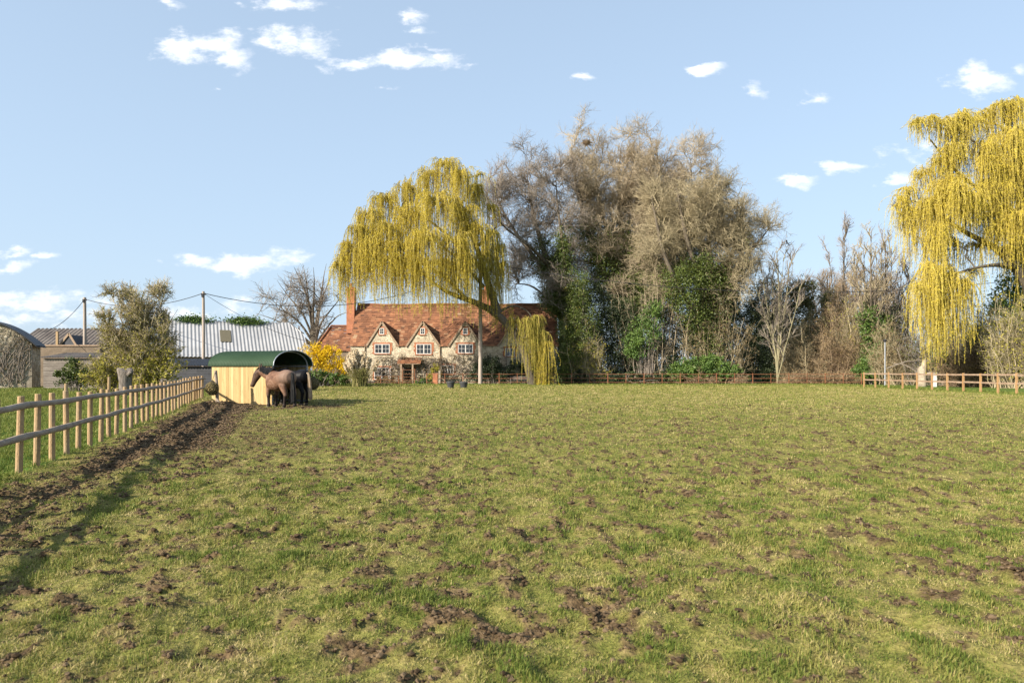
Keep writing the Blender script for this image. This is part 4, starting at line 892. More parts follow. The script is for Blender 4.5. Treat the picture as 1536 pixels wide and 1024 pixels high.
def ridge_ivy(a, wdt, n, drop):
    c = SB(0, dep, zr)[None] + np.array([ux, uy, 0])[None] * (a + rgi.normal(0, wdt, n))[:, None]; c[:, 2] += np.abs(rgi.normal(0, .22, n)); q = np.abs(rgi.normal(0, drop, n)); c = c - s_[None] * q[:, None] + n_s * .08
    g = Geo(); g.leaves(c, rgi.uniform(.12, .24, n), rgi, .7); g.tubes(c[:60].reshape(20, 3, 3), np.full((20, 3), .012), 3, tint=.1); return g
tag(obj('ivy', ridge_ivy(8.0, .85, 1500, .35), M['laurel']), 'dark green ivy tuft growing over the middle of the silver barn ridge', 'ivy', 'ivy on the barn ridge')
tag(obj('ivy', ridge_ivy(3.1, .8, 1000, .32), M['laurel']), 'green ivy tuft on the silver barn ridge just right of the olive tree', 'ivy', 'ivy on the barn ridge')
# ------------------------------------------------------------------ trees and plants
def grow(rg, P, Rd, n, t0, t1, L, ang, tro=0., wob=.12, K=5, rr=.55, rmin=.008, taper=.75, tl=.4, bias=None):
    N, Kp, _ = P.shape; idx = np.repeat(np.arange(N), n); Mn = N * n
    t = (np.tile(np.arange(n), N) + rg.uniform(0, 1, Mn)) / n * (t1 - t0) + t0
    f = t * (Kp - 1); i = np.minimum(f.astype(int), Kp - 2); fr = (f - i)[:, None]
    p = P[idx, i] * (1 - fr) + P[idx, i + 1] * fr; T = norm(P[idx, i + 1] - P[idx, i]); r0 = Rd[idx, i] * (1 - fr[:, 0]) + Rd[idx, i + 1] * fr[:, 0]
    q = norm(np.cross(T, rg.normal(0, 1, (Mn, 3)))); a = np.abs(rg.normal(ang, ang * .28, Mn))[:, None]
    d = np.cos(a) * T + np.sin(a) * q
    if bias is not None: d = norm(d + np.asarray(bias))
    Lc = (L * rg.uniform(.6, 1.3, Mn) * (1 - tl * t))[:, None] / (K - 1)
    out = np.empty((Mn, K, 3)); out[:, 0] = p
    for k in range(1, K):
        d = norm(d + rg.normal(0, wob, (Mn, 3)) + [0, 0, tro]); p = p + d * Lc; out[:, k] = p
    rs = np.maximum(r0 * rr, rmin)[:, None] * (1 - taper * np.linspace(0, 1, K))[None]
    return out, np.maximum(rs, rmin * .45)
def resample(pts, K, wob=0, rg=None):
    pts = np.array(pts, float); s = np.concatenate([[0], np.cumsum(np.linalg.norm(np.diff(pts[:, :3], axis=0), axis=1))]); s /= s[-1]
    u = np.linspace(0, 1, K); o = np.stack([np.interp(u, s, pts[:, k]) for k in range(pts.shape[1])], -1)
    for _ in range(2): o[1:-1] = o[1:-1] * .5 + (o[:-2] + o[2:]) * .25
    if wob: o[1:, :3] += np.cumsum(rg.normal(0, wob, (K - 1, 3)), 0) * .5
    return o
def env_ok(p, env):
    ok = np.zeros(len(p), bool)
    for c, r in env: ok |= (((p - np.asarray(c)) / np.asarray(r)) ** 2).sum(-1) < 1
    return ok
def pix_env(lst, Y, dep):   # envelope ellipsoids given where they stand: centre and radii
    return [(at(px, py, Y), (rx * Y / F, dep if len(q) == 0 else q[0], ry * Y / F)) for px, py, rx, ry, *q in lst]

def fill_branches(rg, LP, LR, env, n, shell=.55):
    """boughs reaching from the limbs to points spread through the crown"""
    vol = np.array([r[0] * r[1] * r[2] for _, r in env]); k = rg.choice(len(env), n, p=vol / vol.sum()); c = np.array([e[0] for e in env])[k]; r = np.array([e[1] for e in env])[k]
    tg = c + norm(rg.normal(0, 1, (n, 3))) * rg.uniform(0, 1, (n, 1)) ** shell * r * rg.uniform(.78, 1.0, (n, 1)); tg = tg[tg[:, 2] > 1.5]; n = len(tg)
    d = tg[:, None] - LP[None]; hor = np.linalg.norm(d[..., :2], axis=-1); cost = np.linalg.norm(d, axis=-1) + 2.2 * np.maximum(0, .35 * hor - d[..., 2]); j = cost.argmin(1)
    a = LP[j]; ra = LR[j]; u = np.linspace(0, 1, 8)[None, :, None]; ln = np.linalg.norm(tg - a, axis=1)[:, None, None]
    P = a[:, None] * (1 - u) + tg[:, None] * u; P[:, :, 2] -= (np.sin(u * math.pi) * ln * rg.normal(.06, .07, (n, 1, 1)))[..., 0]; P[:, 1:-1] += rg.normal(0, 1, (n, 6, 3)) * ln * .028
    return P, np.minimum(ra * .7, .02 + .012 * ln[:, 0, 0])[:, None] * (1 - .72 * np.linspace(0, 1, 8))[None]
def bare_tree(name, label, base, limbs, env, matb, matt, levels, seed, ivy=None, group=None, trunk_r=.4, cat='tree', tro=.03, nfill=0):
    """limbs: hand-set main limbs (lists of x,y,z,r); levels: (n, length, angle, tropism, wobble, start) per order"""
    rg = np.random.default_rng(seed); t = thing(name, label, cat, base, group)
    K = 12; Pl = np.array([resample(l, K, .05, rg) for l in limbs]); P, Rd = Pl[:, :, :3], Pl[:, :, 3]
    g = Geo(); g.tubes(P, Rd, 9); gt = Geo(); pool = [(P, Rd)]
    if nfill:
        LP, LR = P[:, 2:].reshape(-1, 3), Rd[:, 2:].reshape(-1); P, Rd = fill_branches(rg, LP, LR, env, nfill); g.tubes(P, Rd, 5); pool.append((P, Rd))
    for li, (n, L, ang, tr, wb, t0) in enumerate(levels):
        o = li + (1 if nfill else 0)
        P2, R2 = grow(rg, P, Rd, n, t0, 1.0, L, ang, tr, wb, 6 if o < 2 else (4 if li < len(levels) - 1 else 3), .55 if o < 2 else .6, (.06, .036, .021, .0135, .011)[min(o, 4)], tl=.3)
        if env is not None and not nfill:
            k = env_ok(P2[:, -1], env); P2, R2 = P2[k], R2[k]
        (gt if o >= 1 else g).tubes(P2, R2, 6 if o == 0 else (4 if o == 1 else 3)); P, Rd = P2, R2; pool.append((P, Rd))
    obj('trunk', g, matb, t, smooth=True); obj('crown', gt, matt, t)
    return t, pool, rg
def ivy_on(t, pts, sp, n, rg, m, size=(.14, .30), nm='ivy', clump=.5, flat=0.):
    c = pts[rg.integers(0, len(pts), max(n // 34, 1))] + rg.normal(0, sp, (max(n // 34, 1), 3))
    k = rg.integers(0, len(c), n); d = norm(rg.normal(0, 1, (n, 3))) * rg.uniform(.25, 1, (n, 1)) ** .5 * clump * rg.uniform(.6, 1.3, (len(c), 1))[k]
    p = c[k] + d; tint = np.clip(rg.uniform(0, 1, len(c))[k] * .5 + rg.uniform(0, .5, n), 0, 1)
    g = Geo(); p = p[p[:, 2] > .02]; g.leaves(p, rg.uniform(*size, len(p)), rg, .75, tint=tint[:len(p)], flat=flat)
    return obj(nm, g, m, t)
def pts_of(pool, lv, t0=0., t1=1.):
    P = pool[lv][0]; K = P.shape[1]; a, b = int(t0 * (K - 1)), max(int(t1 * (K - 1)), int(t0 * (K - 1)) + 1)
    o = []
    for f in np.linspace(0, 1, 4): o.append(P[:, a:b] * (1 - f) + P[:, a + 1:b + 1] * f)
    return np.concatenate(o).reshape(-1, 3)

def bush(name, label, cells, Y, dep, n, m, seed, size=(.14, .3), stems=60, matst=None, group=None, cat='shrub', fol='foliage', asp=.6, twig=0, mt=None, hollow=.45, shoots=0):
    """cells: (px, py, rx, ry) clumps of leaf in the plant; stems rise to them from the foot"""
    rg = np.random.default_rng(seed); w = np.array([c[2] * c[3] for c in cells], float); w /= w.sum()
    cs = np.array([at(c[0], c[1], Y) for c in cells]); rs = np.array([[c[2] * Y / F, dep, c[3] * Y / F] for c in cells])
    bx = float((cs[:, 0] * w).sum()); t = thing(name, label, cat, (bx, Y, 0), group)
    nc = max(n // 40, 12); k = rg.choice(len(cells), nc, p=w); d = norm(rg.normal(0, 1, (nc, 3))) * rg.uniform(hollow, 1, (nc, 1)); cc = cs[k] + d * rs[k]
    cc = cc[cc[:, 2] > .08]; nc = len(cc); cr = rg.uniform(.5, 1.25, nc) * np.clip(rs[k][:nc, 2] * .32, .22, .75)
    j = rg.integers(0, nc, n); p = cc[j] + norm(rg.normal(0, 1, (n, 3))) * (rg.uniform(.1, 1, (n, 1)) ** .5) * cr[j][:, None]
    tint = np.clip(rg.uniform(0, .55, nc)[j] + rg.uniform(0, .45, n), 0, 1); q = p[:, 2] > .03; p, tint = p[q], tint[q]
    g = Geo(); g.leaves(p, rg.uniform(*size, len(p)), rg, asp, tint=tint)
    obj(fol, g, m, t)
    if stems:
        e = cc[rg.integers(0, nc, stems)]; s0 = np.stack([bx + rg.normal(0, .25 * (np.ptp(cs[:, 0]) / 4 + rs[:, 0].mean() * .5), stems), Y + rg.normal(0, .25, stems), np.full(stems, -.05)], -1)
        s0[:, 0] = s0[:, 0] * .5 + e[:, 0] * .5
        u = np.linspace(0, 1, 7)[None, :, None]; P = s0[:, None] * (1 - u) + e[:, None] * u; P += np.cumsum(rg.normal(0, .07, P.shape), 1) * (u > 0); P[:, :, 2] += (np.sin(u[..., 0] * 1.57) - u[..., 0]) * .5
        g = Geo(); Rd = np.linspace(.035, .012, 7)[None] * rg.uniform(.6, 1.4, (stems, 1)); g.tubes(P, Rd, 4)
        if twig:
            P2, R2 = grow(rg, P, Rd, twig, .25, 1, 1.5, .6, .05, .16, 5, .6, .011); g.tubes(P2, R2, 3)
            P3, R3 = grow(rg, P2, R2, 5, .15, 1, .65, .6, .03, .16, 4, .6, .008); g.tubes(P3, R3, 3)
        obj('stems', g, matst or M['twigg'], t)
    return t
def twig_bush(name, label, cells, Y, dep, n, mt, seed, cat='shrub', group=None, leaf=None, nleaf=0, tro=.05, L=1.3):
    """a leafless thicket: stems, side twigs and fine twigs filling the clumps"""
    rg = np.random.default_rng(seed); w = np.array([c[2] * c[3] for c in cells], float); w /= w.sum()
    cs = np.array([at(c[0], c[1], Y) for c in cells]); rs = np.array([[c[2] * Y / F, dep, c[3] * Y / F] for c in cells]); bx = float((cs[:, 0] * w).sum())
    t = thing(name, label, cat, (bx, Y, 0), group); k = rg.choice(len(cells), n, p=w)
    e = cs[k] + norm(rg.normal(0, 1, (n, 3))) * rg.uniform(.3, 1, (n, 1)) * rs[k]; e[:, 2] = np.maximum(e[:, 2], .3)
    s0 = np.stack([e[:, 0] * .6 + bx * .4 + rg.normal(0, .3, n), Y + rg.normal(0, dep * .4, n), np.full(n, -.05)], -1)
    u = np.linspace(0, 1, 8)[None, :, None]; P = s0[:, None] * (1 - u) + e[:, None] * u; P += np.cumsum(rg.normal(0, .17, P.shape), 1) * (u > 0); P[:, :, 2] += (np.sin(u[..., 0] * 1.57) - u[..., 0]) * 1.6
    P[:, :, 2] = np.maximum(P[:, :, 2], -.05)
    Rd = np.linspace(.032, .013, 8)[None] * rg.uniform(.5, 1.4, (n, 1)); g = Geo(); g.tubes(P, Rd, 4)
    P2, R2 = grow(rg, P, Rd, 10, .15, 1, L, .85, tro, .22, 5, .6, .013); g.tubes(P2, R2, 3)
    P3, R3 = grow(rg, P2, R2, 6, .1, 1, L * .55, .65, tro, .17, 4, .6, .009); g.tubes(P3, R3, 3)
    obj('stems', g, mt, t)
    if leaf is not None:
        q = P3.reshape(-1, 3); q = q[rg.integers(0, len(q), nleaf)] + rg.normal(0, .12, (nleaf, 3)); q = q[q[:, 2] > .03]; g = Geo(); g.leaves(q, rg.uniform(.10, .24, len(q)), rg, .6); obj('foliage', g, leaf, t)
    return t

# ---- willows: cascades of catkin-laden strands hanging from arching boughs
def willow(name, label, base, limbs, casc, Y, seed, lean, mats=('willow', 'willowo')):
    rg = np.random.default_rng(seed); t = thing(name, label, 'tree', base, None)
    Pl = [resample(l, 14, .04, rg) for l in limbs]; g = Geo(); g.tubes(np.array([p[:, :3] for p in Pl]), np.array([p[:, 3] for p in Pl]), 10)
    LP = np.concatenate([p[:, :3] for p in Pl]); LR = np.concatenate([p[:, 3] for p in Pl])
    lv = {0: Geo(), 1: Geo()}; tw = Geo(); boughs = []
    for (px, py, r, ln, dy, dn, kind) in casc:
        c = at(px, py, Y + dy); rw = r * Y / F; l0 = ln * Y / F
        dist = np.linalg.norm(LP - (c + np.array([0, 0, -rw * .6])), axis=1) + (LP[:, 2] > c[2]) * 4; j = int(np.argmin(dist)); a = LP[j]
        u = np.linspace(0, 1, 8)[:, None]; b = a * (1 - u) + c * u; b[:, 2] += np.sin(u[:, 0] * math.pi) * np.linalg.norm(c - a) * .16; b[1:-1] += rg.normal(0, .16, (6, 3))
        g.tubes(b, np.linspace(min(LR[j] * .6, .13), .035, 8), 7)
        nt_ = int(10 + rw * 7); d = rg.normal(0, 1, (nt_, 3)); d[:, 2] = np.abs(d[:, 2]) * .75 + .1; d = norm(d); e = c + d * rw * rg.uniform(.45, 1.1, (nt_, 1)) * [1, 1, .8]
        u = np.linspace(0, 1, 6)[None, :, None]; Pt = (b[-3] + rg.normal(0, .08, (nt_, 3)))[:, None] * (1 - u) + e[:, None] * u; Pt[:, :, 2] += np.sin(u[..., 0] * math.pi) * rw * .22; Pt += rg.normal(0, .07, Pt.shape) * (u > 0)
        tw.tubes(Pt, np.linspace(.030, .012, 6)[None], 4)
        ns = int(dn * nt_); k = rg.integers(0, nt_, ns); s = rg.uniform(.35, 1, ns); f = s * 5; i = np.minimum(f.astype(int), 4); fr = (f - i)[:, None]
        p0 = Pt[k, i] * (1 - fr) + Pt[k, i + 1] * fr; o = norm(p0 - c + rg.normal(0, .25 * rw, (ns, 3))); o[:, 2] = np.abs(o[:, 2]) * .4
        Ls = l0 * rg.uniform(.15, 1.15, ns) * (.75 + .5 * rg.uniform(0, 1, nt_)[k]); u = np.linspace(0, 1, 9)[None, :, None]; ow = rg.uniform(.15, 1.0, ns)[:, None, None]
        sw = rg.normal(0, .10, (ns, 1, 3)) * [1, 1, 0]
        S_ = p0[:, None] + o[:, None] * ow * (1 - np.exp(-3.2 * u)) - np.array([0, 0, 1.]) * (Ls[:, None, None] * (u ** 1.25)) + sw * np.sin(u * 5 + rg.uniform(0, 6, (ns, 1, 1))) * u ** .5 * 1.2 + sw * u * 2.5
        S_[:, :, 2] = np.maximum(S_[:, :, 2], .12); tw.tubes(S_, np.linspace(.017, .009, 9)[None], 3)
        nl = np.clip((Ls * 13).astype(int), 6, 90); kk = np.repeat(np.arange(ns), nl); q = rg.uniform(.03, 1, len(kk)); f = q * 8; i = np.minimum(f.astype(int), 7); fr = (f - i)[:, None]
        lp = S_[kk, i] * (1 - fr) + S_[kk, i + 1] * fr + rg.normal(0, .030, (len(kk), 3)); ct = rg.normal(.52, .10); st_ = rg.normal(ct, .20, ns)
        lv[kind].leaves(lp, rg.uniform(.09, .24, len(kk)), rg, .18, tint=np.clip(st_[kk] + rg.normal(0, .07, len(kk)), 0, 1), down=.9)
    obj('trunk', g, M['lime'], t, smooth=True); obj('hanging_twigs', tw, M['wtwig'], t)
    if lv[0].n: obj('catkins', lv[0], M['willow'], t)
    if lv[1].n: obj('olive_leaves', lv[1], M['willowo'], t)
    return t
def W(px, py, Y, r): return [*at(px, py, Y), r]
yw = 71.0
limbs = [[W(799, 580, yw, .55), W(797, 555, yw, .46), W(788, 525, yw, .42), W(770, 492, yw, .42), W(748, 470, yw, .42), W(725, 455, yw, .36), W(700, 449, yw, .28), W(672, 443, yw, .20), W(648, 428, yw, .15), W(625, 400, yw - 1, .10), W(600, 370, yw - 1.5, .06)],
         [W(748, 470, yw, .42), W(738, 445, yw, .40), W(728, 410, yw, .34), W(715, 370, yw, .27), W(700, 330, yw, .2), W(685, 290, yw, .13), W(668, 255, yw, .06)],
         [W(728, 410, yw, .28), W(705, 385, yw + 1, .22), W(670, 350, yw + 1.5, .16), W(630, 320, yw + 2, .10), W(590, 310, yw + 2, .06)],
         [W(700, 449, yw, .2), W(670, 415, yw - 2, .15), W(620, 385, yw - 3, .11), W(570, 370, yw - 3, .08), W(530, 375, yw - 3, .05)],
         [W(715, 370, yw, .2), W(735, 350, yw + 1, .13), W(745, 340, yw + 1, .06)],
         [W(748, 468, yw, .16), W(772, 456, yw, .10), W(792, 464, yw, .07), W(806, 482, yw - .5, .04)],
         [W(725, 430, yw, .2), W(700, 400, yw - 3, .15), W(665, 370, yw - 4, .1), W(640, 350, yw - 4, .06)]]
casc = [(667, 250, 24, 62, 0, 9, 0), (640, 268, 26, 75, 1, 9, 0), (690, 264, 26, 72, -1, 9, 0), (712, 285, 20, 75, 1, 8, 0), (608, 285, 28, 80, 2, 9, 0), (580, 302, 26, 85, 1, 9, 0), (556, 322, 22, 90, -1, 9, 0), (537, 345, 22, 80, -2, 9, 0), (522, 372, 18, 75, -2, 9, 0), (510, 392, 12, 55, -2, 6, 0), (501, 402, 8, 40, -3, 4, 0),
        (655, 305, 36, 80, -2, 10, 0), (615, 325, 34, 85, -1, 9, 0), (690, 320, 34, 80, -2, 10, 0), (712, 345, 26, 85, -2, 9, 0), (580, 345, 30, 85, -3, 9, 0), (555, 368, 26, 80, -3, 9, 0), (600, 372, 30, 85, -4, 9, 0), (640, 360, 34, 85, -4, 10, 0), (680, 365, 32, 85, -4, 9, 0), (540, 385, 20, 62, -3, 8, 0), (585, 395, 24, 62, -4, 7, 0), (625, 400, 24, 68, -4, 7, 0), (665, 400, 24, 72, -4, 6, 0), (700, 385, 22, 80, -3, 7, 0),
        (560, 400, 30, 62, 3, 4, 0), (610, 405, 34, 68, 3, 4, 1), (660, 400, 34, 70, 3, 4, 1), (700, 400, 28, 78, 3, 4, 1), (740, 352, 13, 105, 0, 8, 0), (752, 372, 12, 110, 0, 6, 0), (730, 385, 13, 85, -1, 6, 1), (758, 400, 9, 85, 1, 4, 0), (735, 310, 12, 60, 1, 4, 0), (724, 262, 10, 45, 1, 3, 0),
        (772, 478, 9, 70, -.5, 4, 1), (789, 482, 8, 75, -1, 4, 1), (806, 478, 9, 75, -.5, 7, 1), (815, 500, 9, 80, -.5, 8, 1), (821, 515, 7, 75, -1, 8, 0), (812, 490, 10, 50, 0, 4, 1)]
willow('weeping_willow', 'yellow weeping willow leaning over the farmhouse roof from the right', (*at(799, 580, yw)[:2], 0), limbs, casc, yw, 21, 0)
yr = 61.0
limbs = [[W(1562, 590, yr, .75), W(1560, 540, yr, .65), W(1552, 480, yr, .6), W(1545, 420, yr, .55), W(1540, 360, yr, .45), W(1532, 290, yr, .32), W(1520, 220, yr, .18), W(1505, 175, yr, .08)],
         [W(1548, 440, yr, .5), W(1525, 400, yr, .38), W(1495, 372, yr, .30), W(1460, 358, yr, .22), W(1432, 342, yr, .16), W(1408, 322, yr, .10), W(1385, 308, yr, .06), W(1362, 302, yr, .03)],
         [W(1540, 350, yr, .3), W(1505, 310, yr + 1, .24), W(1470, 285, yr + 1, .18), W(1440, 262, yr + 1, .13), W(1415, 235, yr + 1, .09), W(1392, 205, yr + 1, .05)],
         [W(1532, 290, yr, .25), W(1500, 245, yr - 1, .14), W(1460, 208, yr - 1, .08), W(1420, 192, yr - 1, .04), W(1380, 186, yr - 1, .015)],
         [W(1525, 400, yr, .3), W(1490, 395, yr - 1, .16), W(1455, 402, yr - 1.5, .10), W(1425, 410, yr - 2, .06), W(1400, 420, yr - 2, .03)]]
casc = [(1500, 168, 28, 60, 0, 9, 0), (1532, 160, 26, 70, 0, 9, 0), (1462, 182, 26, 62, 1, 8, 0), (1430, 196, 20, 60, 0, 6, 0), (1412, 186, 16, 46, -1, 5, 0), (1395, 182, 13, 40, -1, 5, 0), (1378, 180, 10, 34, -1, 4, 0), (1365, 190, 8, 34, -1, 3, 0), (1440, 184, 18, 50, -1, 6, 0),
        (1515, 205, 34, 80, -1, 9, 0), (1480, 225, 30, 70, -1, 9, 0), (1440, 235, 26, 62, 1, 7, 0), (1408, 245, 20, 55, 0, 6, 0), (1385, 262, 18, 60, 1, 6, 0), (1362, 288, 16, 62, 0, 6, 0), (1346, 300, 11, 60, 0, 5, 0), (1338, 310, 6, 45, 0, 3, 0),
        (1525, 265, 34, 80, -1, 8, 0), (1490, 290, 30, 62, -1, 9, 0), (1450, 300, 28, 55, -2, 10, 0), (1420, 290, 25, 65, -1, 9, 0), (1395, 310, 22, 75, -1, 7, 0), (1372, 320, 16, 80, 0, 6, 0), (1352, 330, 11, 70, 0, 4, 0), (1530, 330, 30, 75, -2, 8, 0), (1500, 350, 26, 60, -1, 6, 0),
        (1462, 372, 20, 50, 1, 4, 0), (1425, 365, 20, 60, 1, 4, 0), (1398, 365, 15, 75, 0, 6, 0), (1390, 405, 20, 100, -2, 10, 0), (1412, 410, 22, 110, -2, 12, 0), (1435, 420, 20, 85, -2, 8, 0), (1452, 430, 18, 80, -2, 7, 0), (1375, 432, 12, 75, -2, 6, 0), (1405, 460, 15, 80, -2, 7, 0), (1470, 415, 14, 60, -1, 3, 1), (1515, 380, 24, 55, 1, 5, 1), (1480, 330, 22, 50, 2, 4, 1), (1540, 420, 16, 60, 0, 4, 1), (1565, 220, 40, 90, 0, 6, 0), (1575, 320, 40, 90, 0, 5, 0)]
r5 = random.Random(17)
for k in range(22): casc.append((r5.uniform(1400, 1545), r5.uniform(180, 350), r5.uniform(14, 26), r5.uniform(45, 80), r5.uniform(-3, 3), 7, 0))
willow('weeping_willow', 'tall golden weeping willow at the right edge, above the wooden rail fence', (*at(1562, 590, yr)[:2], 0), limbs, casc, yr, 22, 0)

# ---- the big bare trees
lv_ = [(8, 5.0, .65, .06, .13, .22), (7, 2.9, .62, .07, .17, .15), (7, 1.7, .55, .07, .20, .1), (6, 1.05, .5, .06, .2, .15)]
yt = 79.0
limbs = [[W(868, 580, yt, .55), W(862, 520, yt, .48), W(848, 460, yt, .40), W(825, 400, yt, .32), W(805, 345, yt, .24), W(795, 295, yt, .10), W(790, 245, yt, .03)],
         [W(848, 460, yt, .32), W(815, 400, yt + 1, .25), W(780, 360, yt + 1, .19), W(752, 315, yt + 1, .13), W(735, 268, yt + 1, .06)],
         [W(825, 400, yt, .25), W(790, 365, yt - 2, .17), W(760, 345, yt - 2, .11), W(738, 320, yt - 2, .06)],
         [W(855, 480, yt, .3), W(850, 420, yt - 2, .25), W(845, 360, yt - 2, .2), W(838, 310, yt - 2, .09), W(835, 260, yt - 2, .03)],
         [W(848, 470, yt, .22), W(820, 445, yt - 1, .15), W(795, 425, yt - 1, .10), W(778, 425, yt - 1, .06)]]
env = pix_env([(790, 300, 64, 90), (835, 300, 52, 96), (778, 380, 52, 62), (752, 290, 36, 62), (845, 410, 58, 70)], yt, 6)
t, pool, rg = bare_tree('bare_tree', 'leafless ash tree spreading dark grey branches between the willow and the ivy clad giant', (*at(868, 580, yt)[:2], 0), limbs, env, M['bark'], M['twigg'], [(8, 2.2, .7, .05, .18, .12), (6, 1.3, .75, .06, .22, .1), (4, .8, .7, .06, .25, .1)], 31, nfill=120)
ivy_on(t, np.concatenate([pool[0][0][0, :8], pool[0][0][3, :7], pool[0][0][1, :5], pool[0][0][4, :6]]), .42, 30000, rg, M['ivy'], (.11, .23), clump=.9)

yt = 82.0
limbs = [[W(945, 580, yt, .8), W(945, 520, yt, .7), W(942, 460, yt, .6), W(938, 400, yt, .5), W(930, 340, yt, .36), W(925, 275, yt, .15), W(930, 215, yt, .03)],
         [W(944, 490, yt, .5), W(915, 430, yt - 1, .42), W(888, 370, yt - 1, .34), W(872, 310, yt - 1, .24), W(862, 265, yt - 1, .10), W(858, 225, yt - 1, .03)],
         [W(942, 470, yt, .5), W(972, 400, yt - 1, .40), W(985, 340, yt - 1, .30), W(990, 280, yt - 1, .13), W(985, 210, yt - 1, .03)],
         [W(943, 480, yt, .45), W(990, 420, yt - 2, .35), W(1025, 360, yt - 2, .27), W(1040, 300, yt - 2, .12), W(1035, 240, yt - 2, .03)],
         [W(940, 430, yt, .3), W(910, 350, yt + 2, .24), W(895, 290, yt + 2, .11), W(890, 230, yt + 2, .03)],
         [W(940, 440, yt, .3), W(960, 350, yt + 2, .24), W(962, 280, yt + 2, .11), W(958, 210, yt + 2, .03)]]
env = pix_env([(950, 292, 98, 112), (872, 284, 58, 116), (1008, 290, 78, 114), (950, 390, 104, 88)], yt, 7)
t, pool, rg = bare_tree('ivy_clad_tree', 'huge leafless ivy clad tree, the tallest, in the middle of the skyline', (*at(945, 580, yt)[:2], 0), limbs, env, M['bark'], M['twig'], [(9, 2.3, .7, .05, .18, .12), (6, 1.3, .75, .05, .22, .1), (5, .8, .7, .05, .25, .1)], 32, nfill=270)
ip = np.concatenate([pool[0][0][0, :8], pool[0][0][1, :8], pool[0][0][2, :7], pool[0][0][3, :6], pool[0][0][4, 1:5], pool[0][0][5, 1:5]])
ip = ip[ip[:, 2] < zz(345, yt)]
ivy_on(t, ip, .85, 80000, rg, M['ivy'], (.11, .24), clump=1.05)
yt = 78.0
limbs = [[W(1055, 580, yt, .55), W(1058, 520, yt, .5), W(1062, 460, yt, .42), W(1065, 400, yt, .34), W(1060, 335, yt, .15), W(1055, 265, yt, .03)],
         [W(1058, 510, yt, .35), W(1030, 450, yt - 2, .28), W(1000, 400, yt - 3, .22), W(985, 340, yt - 3, .15), W(978, 300, yt - 3, .03)],
         [W(1062, 460, yt, .35), W(1092, 400, yt, .26), W(1110, 345, yt, .18), W(1118, 305, yt, .03)],
         [W(1062, 450, yt, .3), W(1105, 400, yt - 1, .22), W(1135, 365, yt - 1, .14), W(1158, 338, yt - 1, .03)],
         [W(1062, 440, yt, .3), W(1035, 380, yt - 3, .24), W(1022, 320, yt - 3, .17), W(1015, 280, yt - 3, .03)]]
env = pix_env([(1060, 320, 72, 92), (1000, 350, 62, 96), (1108, 345, 40, 62), (1140, 340, 24, 30), (1092, 410, 54, 60)], yt, 6)
t, pool, rg = bare_tree('bare_tree', 'broad olive tan leafless tree on the right flank of the tall ivy clad tree', (*at(1055, 580, yt)[:2], 0), limbs, env, M['bark'], M['twigo'], [(9, 2.2, .75, .02, .2, .12), (6, 1.3, .8, .01, .24, .1), (5, .8, .75, .02, .26, .1)], 33, nfill=180)
ip = np.concatenate([pool[0][0][0, :8], pool[0][0][1, :6], pool[0][0][2, :5], pool[0][0][4, :4]]); ip = ip[ip[:, 2] < zz(385, yt)]
ivy_on(t, ip, .95, 46000, rg, M['ivy'], (.11, .23), clump=1.0)
# rooks' nests high in the crown
for k, (px, py) in enumerate(((880, 214), (838, 258))):
    c = at(px, py, 81 if k == 0 else 79); g = Geo(); rg = np.random.default_rng(40 + k); n = 260; d = norm(rg.normal(0, 1, (n, 3))) * [.42, .42, .28]; e = d + rg.normal(0, .25, (n, 3)) * [1, 1, .4]
    g.tubes(np.stack([c + d, c + (d + e) / 2, c + e], 1), np.full((n, 3), .014), 3); g.lathe(c - [0, 0, .22], [(.05, 0), (.3, .08), (.4, .25), (.34, .4), (.15, .3)], 12)
    tag(obj('bird_nest', g, M['twigb']), ('round brown rook nest high in the crown of the tallest tree', 'lower round brown rook nest, left of the highest one')[k], 'nest', 'rook nests')
# ------------------------------------------------------------------ undergrowth beneath the big trees
bush('evergreen_bush', 'dark evergreen bush mass at the left foot of the big trees beside the farmhouse end', [(862, 545, 24, 34), (848, 548, 14, 28), (846, 512, 10, 30), (856, 500, 18, 40), (876, 500, 26, 60), (866, 440, 18, 40)], 76.5, 2.2, 33000, M['ivy'], 51, (.11, .22), 60, group='evergreen bushes under the big trees')
bush('evergreen_bush', 'dark holly like bush beneath the tallest tree trunk', [(905, 540, 34, 38), (930, 490, 34, 48), (890, 470, 30, 50), (955, 540, 32, 36), (990, 545, 34, 34)], 78, 2.2, 45000, M['everg'], 52, (.11, .22), 60, group='evergreen bushes under the big trees')
bush('evergreen_bush', 'dark evergreen bush beneath the right flank tree behind the bright laurel', [(1010, 500, 36, 48), (1060, 505, 40, 44), (1000, 450, 26, 40), (1085, 465, 30, 40)], 79, 2.2, 36000, M['everg'], 53, (.11, .22), 60, group='evergreen bushes under the big trees')
bush('evergreen_bush', 'dark blue green evergreen bush left of the slender coppiced tree', [(1110, 530, 36, 42), (1130, 490, 28, 50), (1090, 470, 24, 45), (1140, 545, 26, 30)], 80, 2.0, 30000, M['everg'], 54, (.11, .22), 60, group='evergreen bushes under the big trees')
bush('evergreen_bush', 'dark tall evergreen close against the right end of the farmhouse', [(843, 545, 13, 30), (845, 500, 13, 40), (850, 465, 13, 30)], 83, 1.8, 14000, M['everg'], 62, (.11, .22), 30, group='evergreen bushes under the big trees')
bush('laurel_bush', 'bright green laurel bush behind the iron railing under the bare trees', [(1035, 555, 32, 18), (1065, 553, 36, 20), (1095, 560, 20, 13), (1015, 562, 18, 12)], 75.4, 1.3, 17000, M['laurel'], 55, (.14, .28), 40)
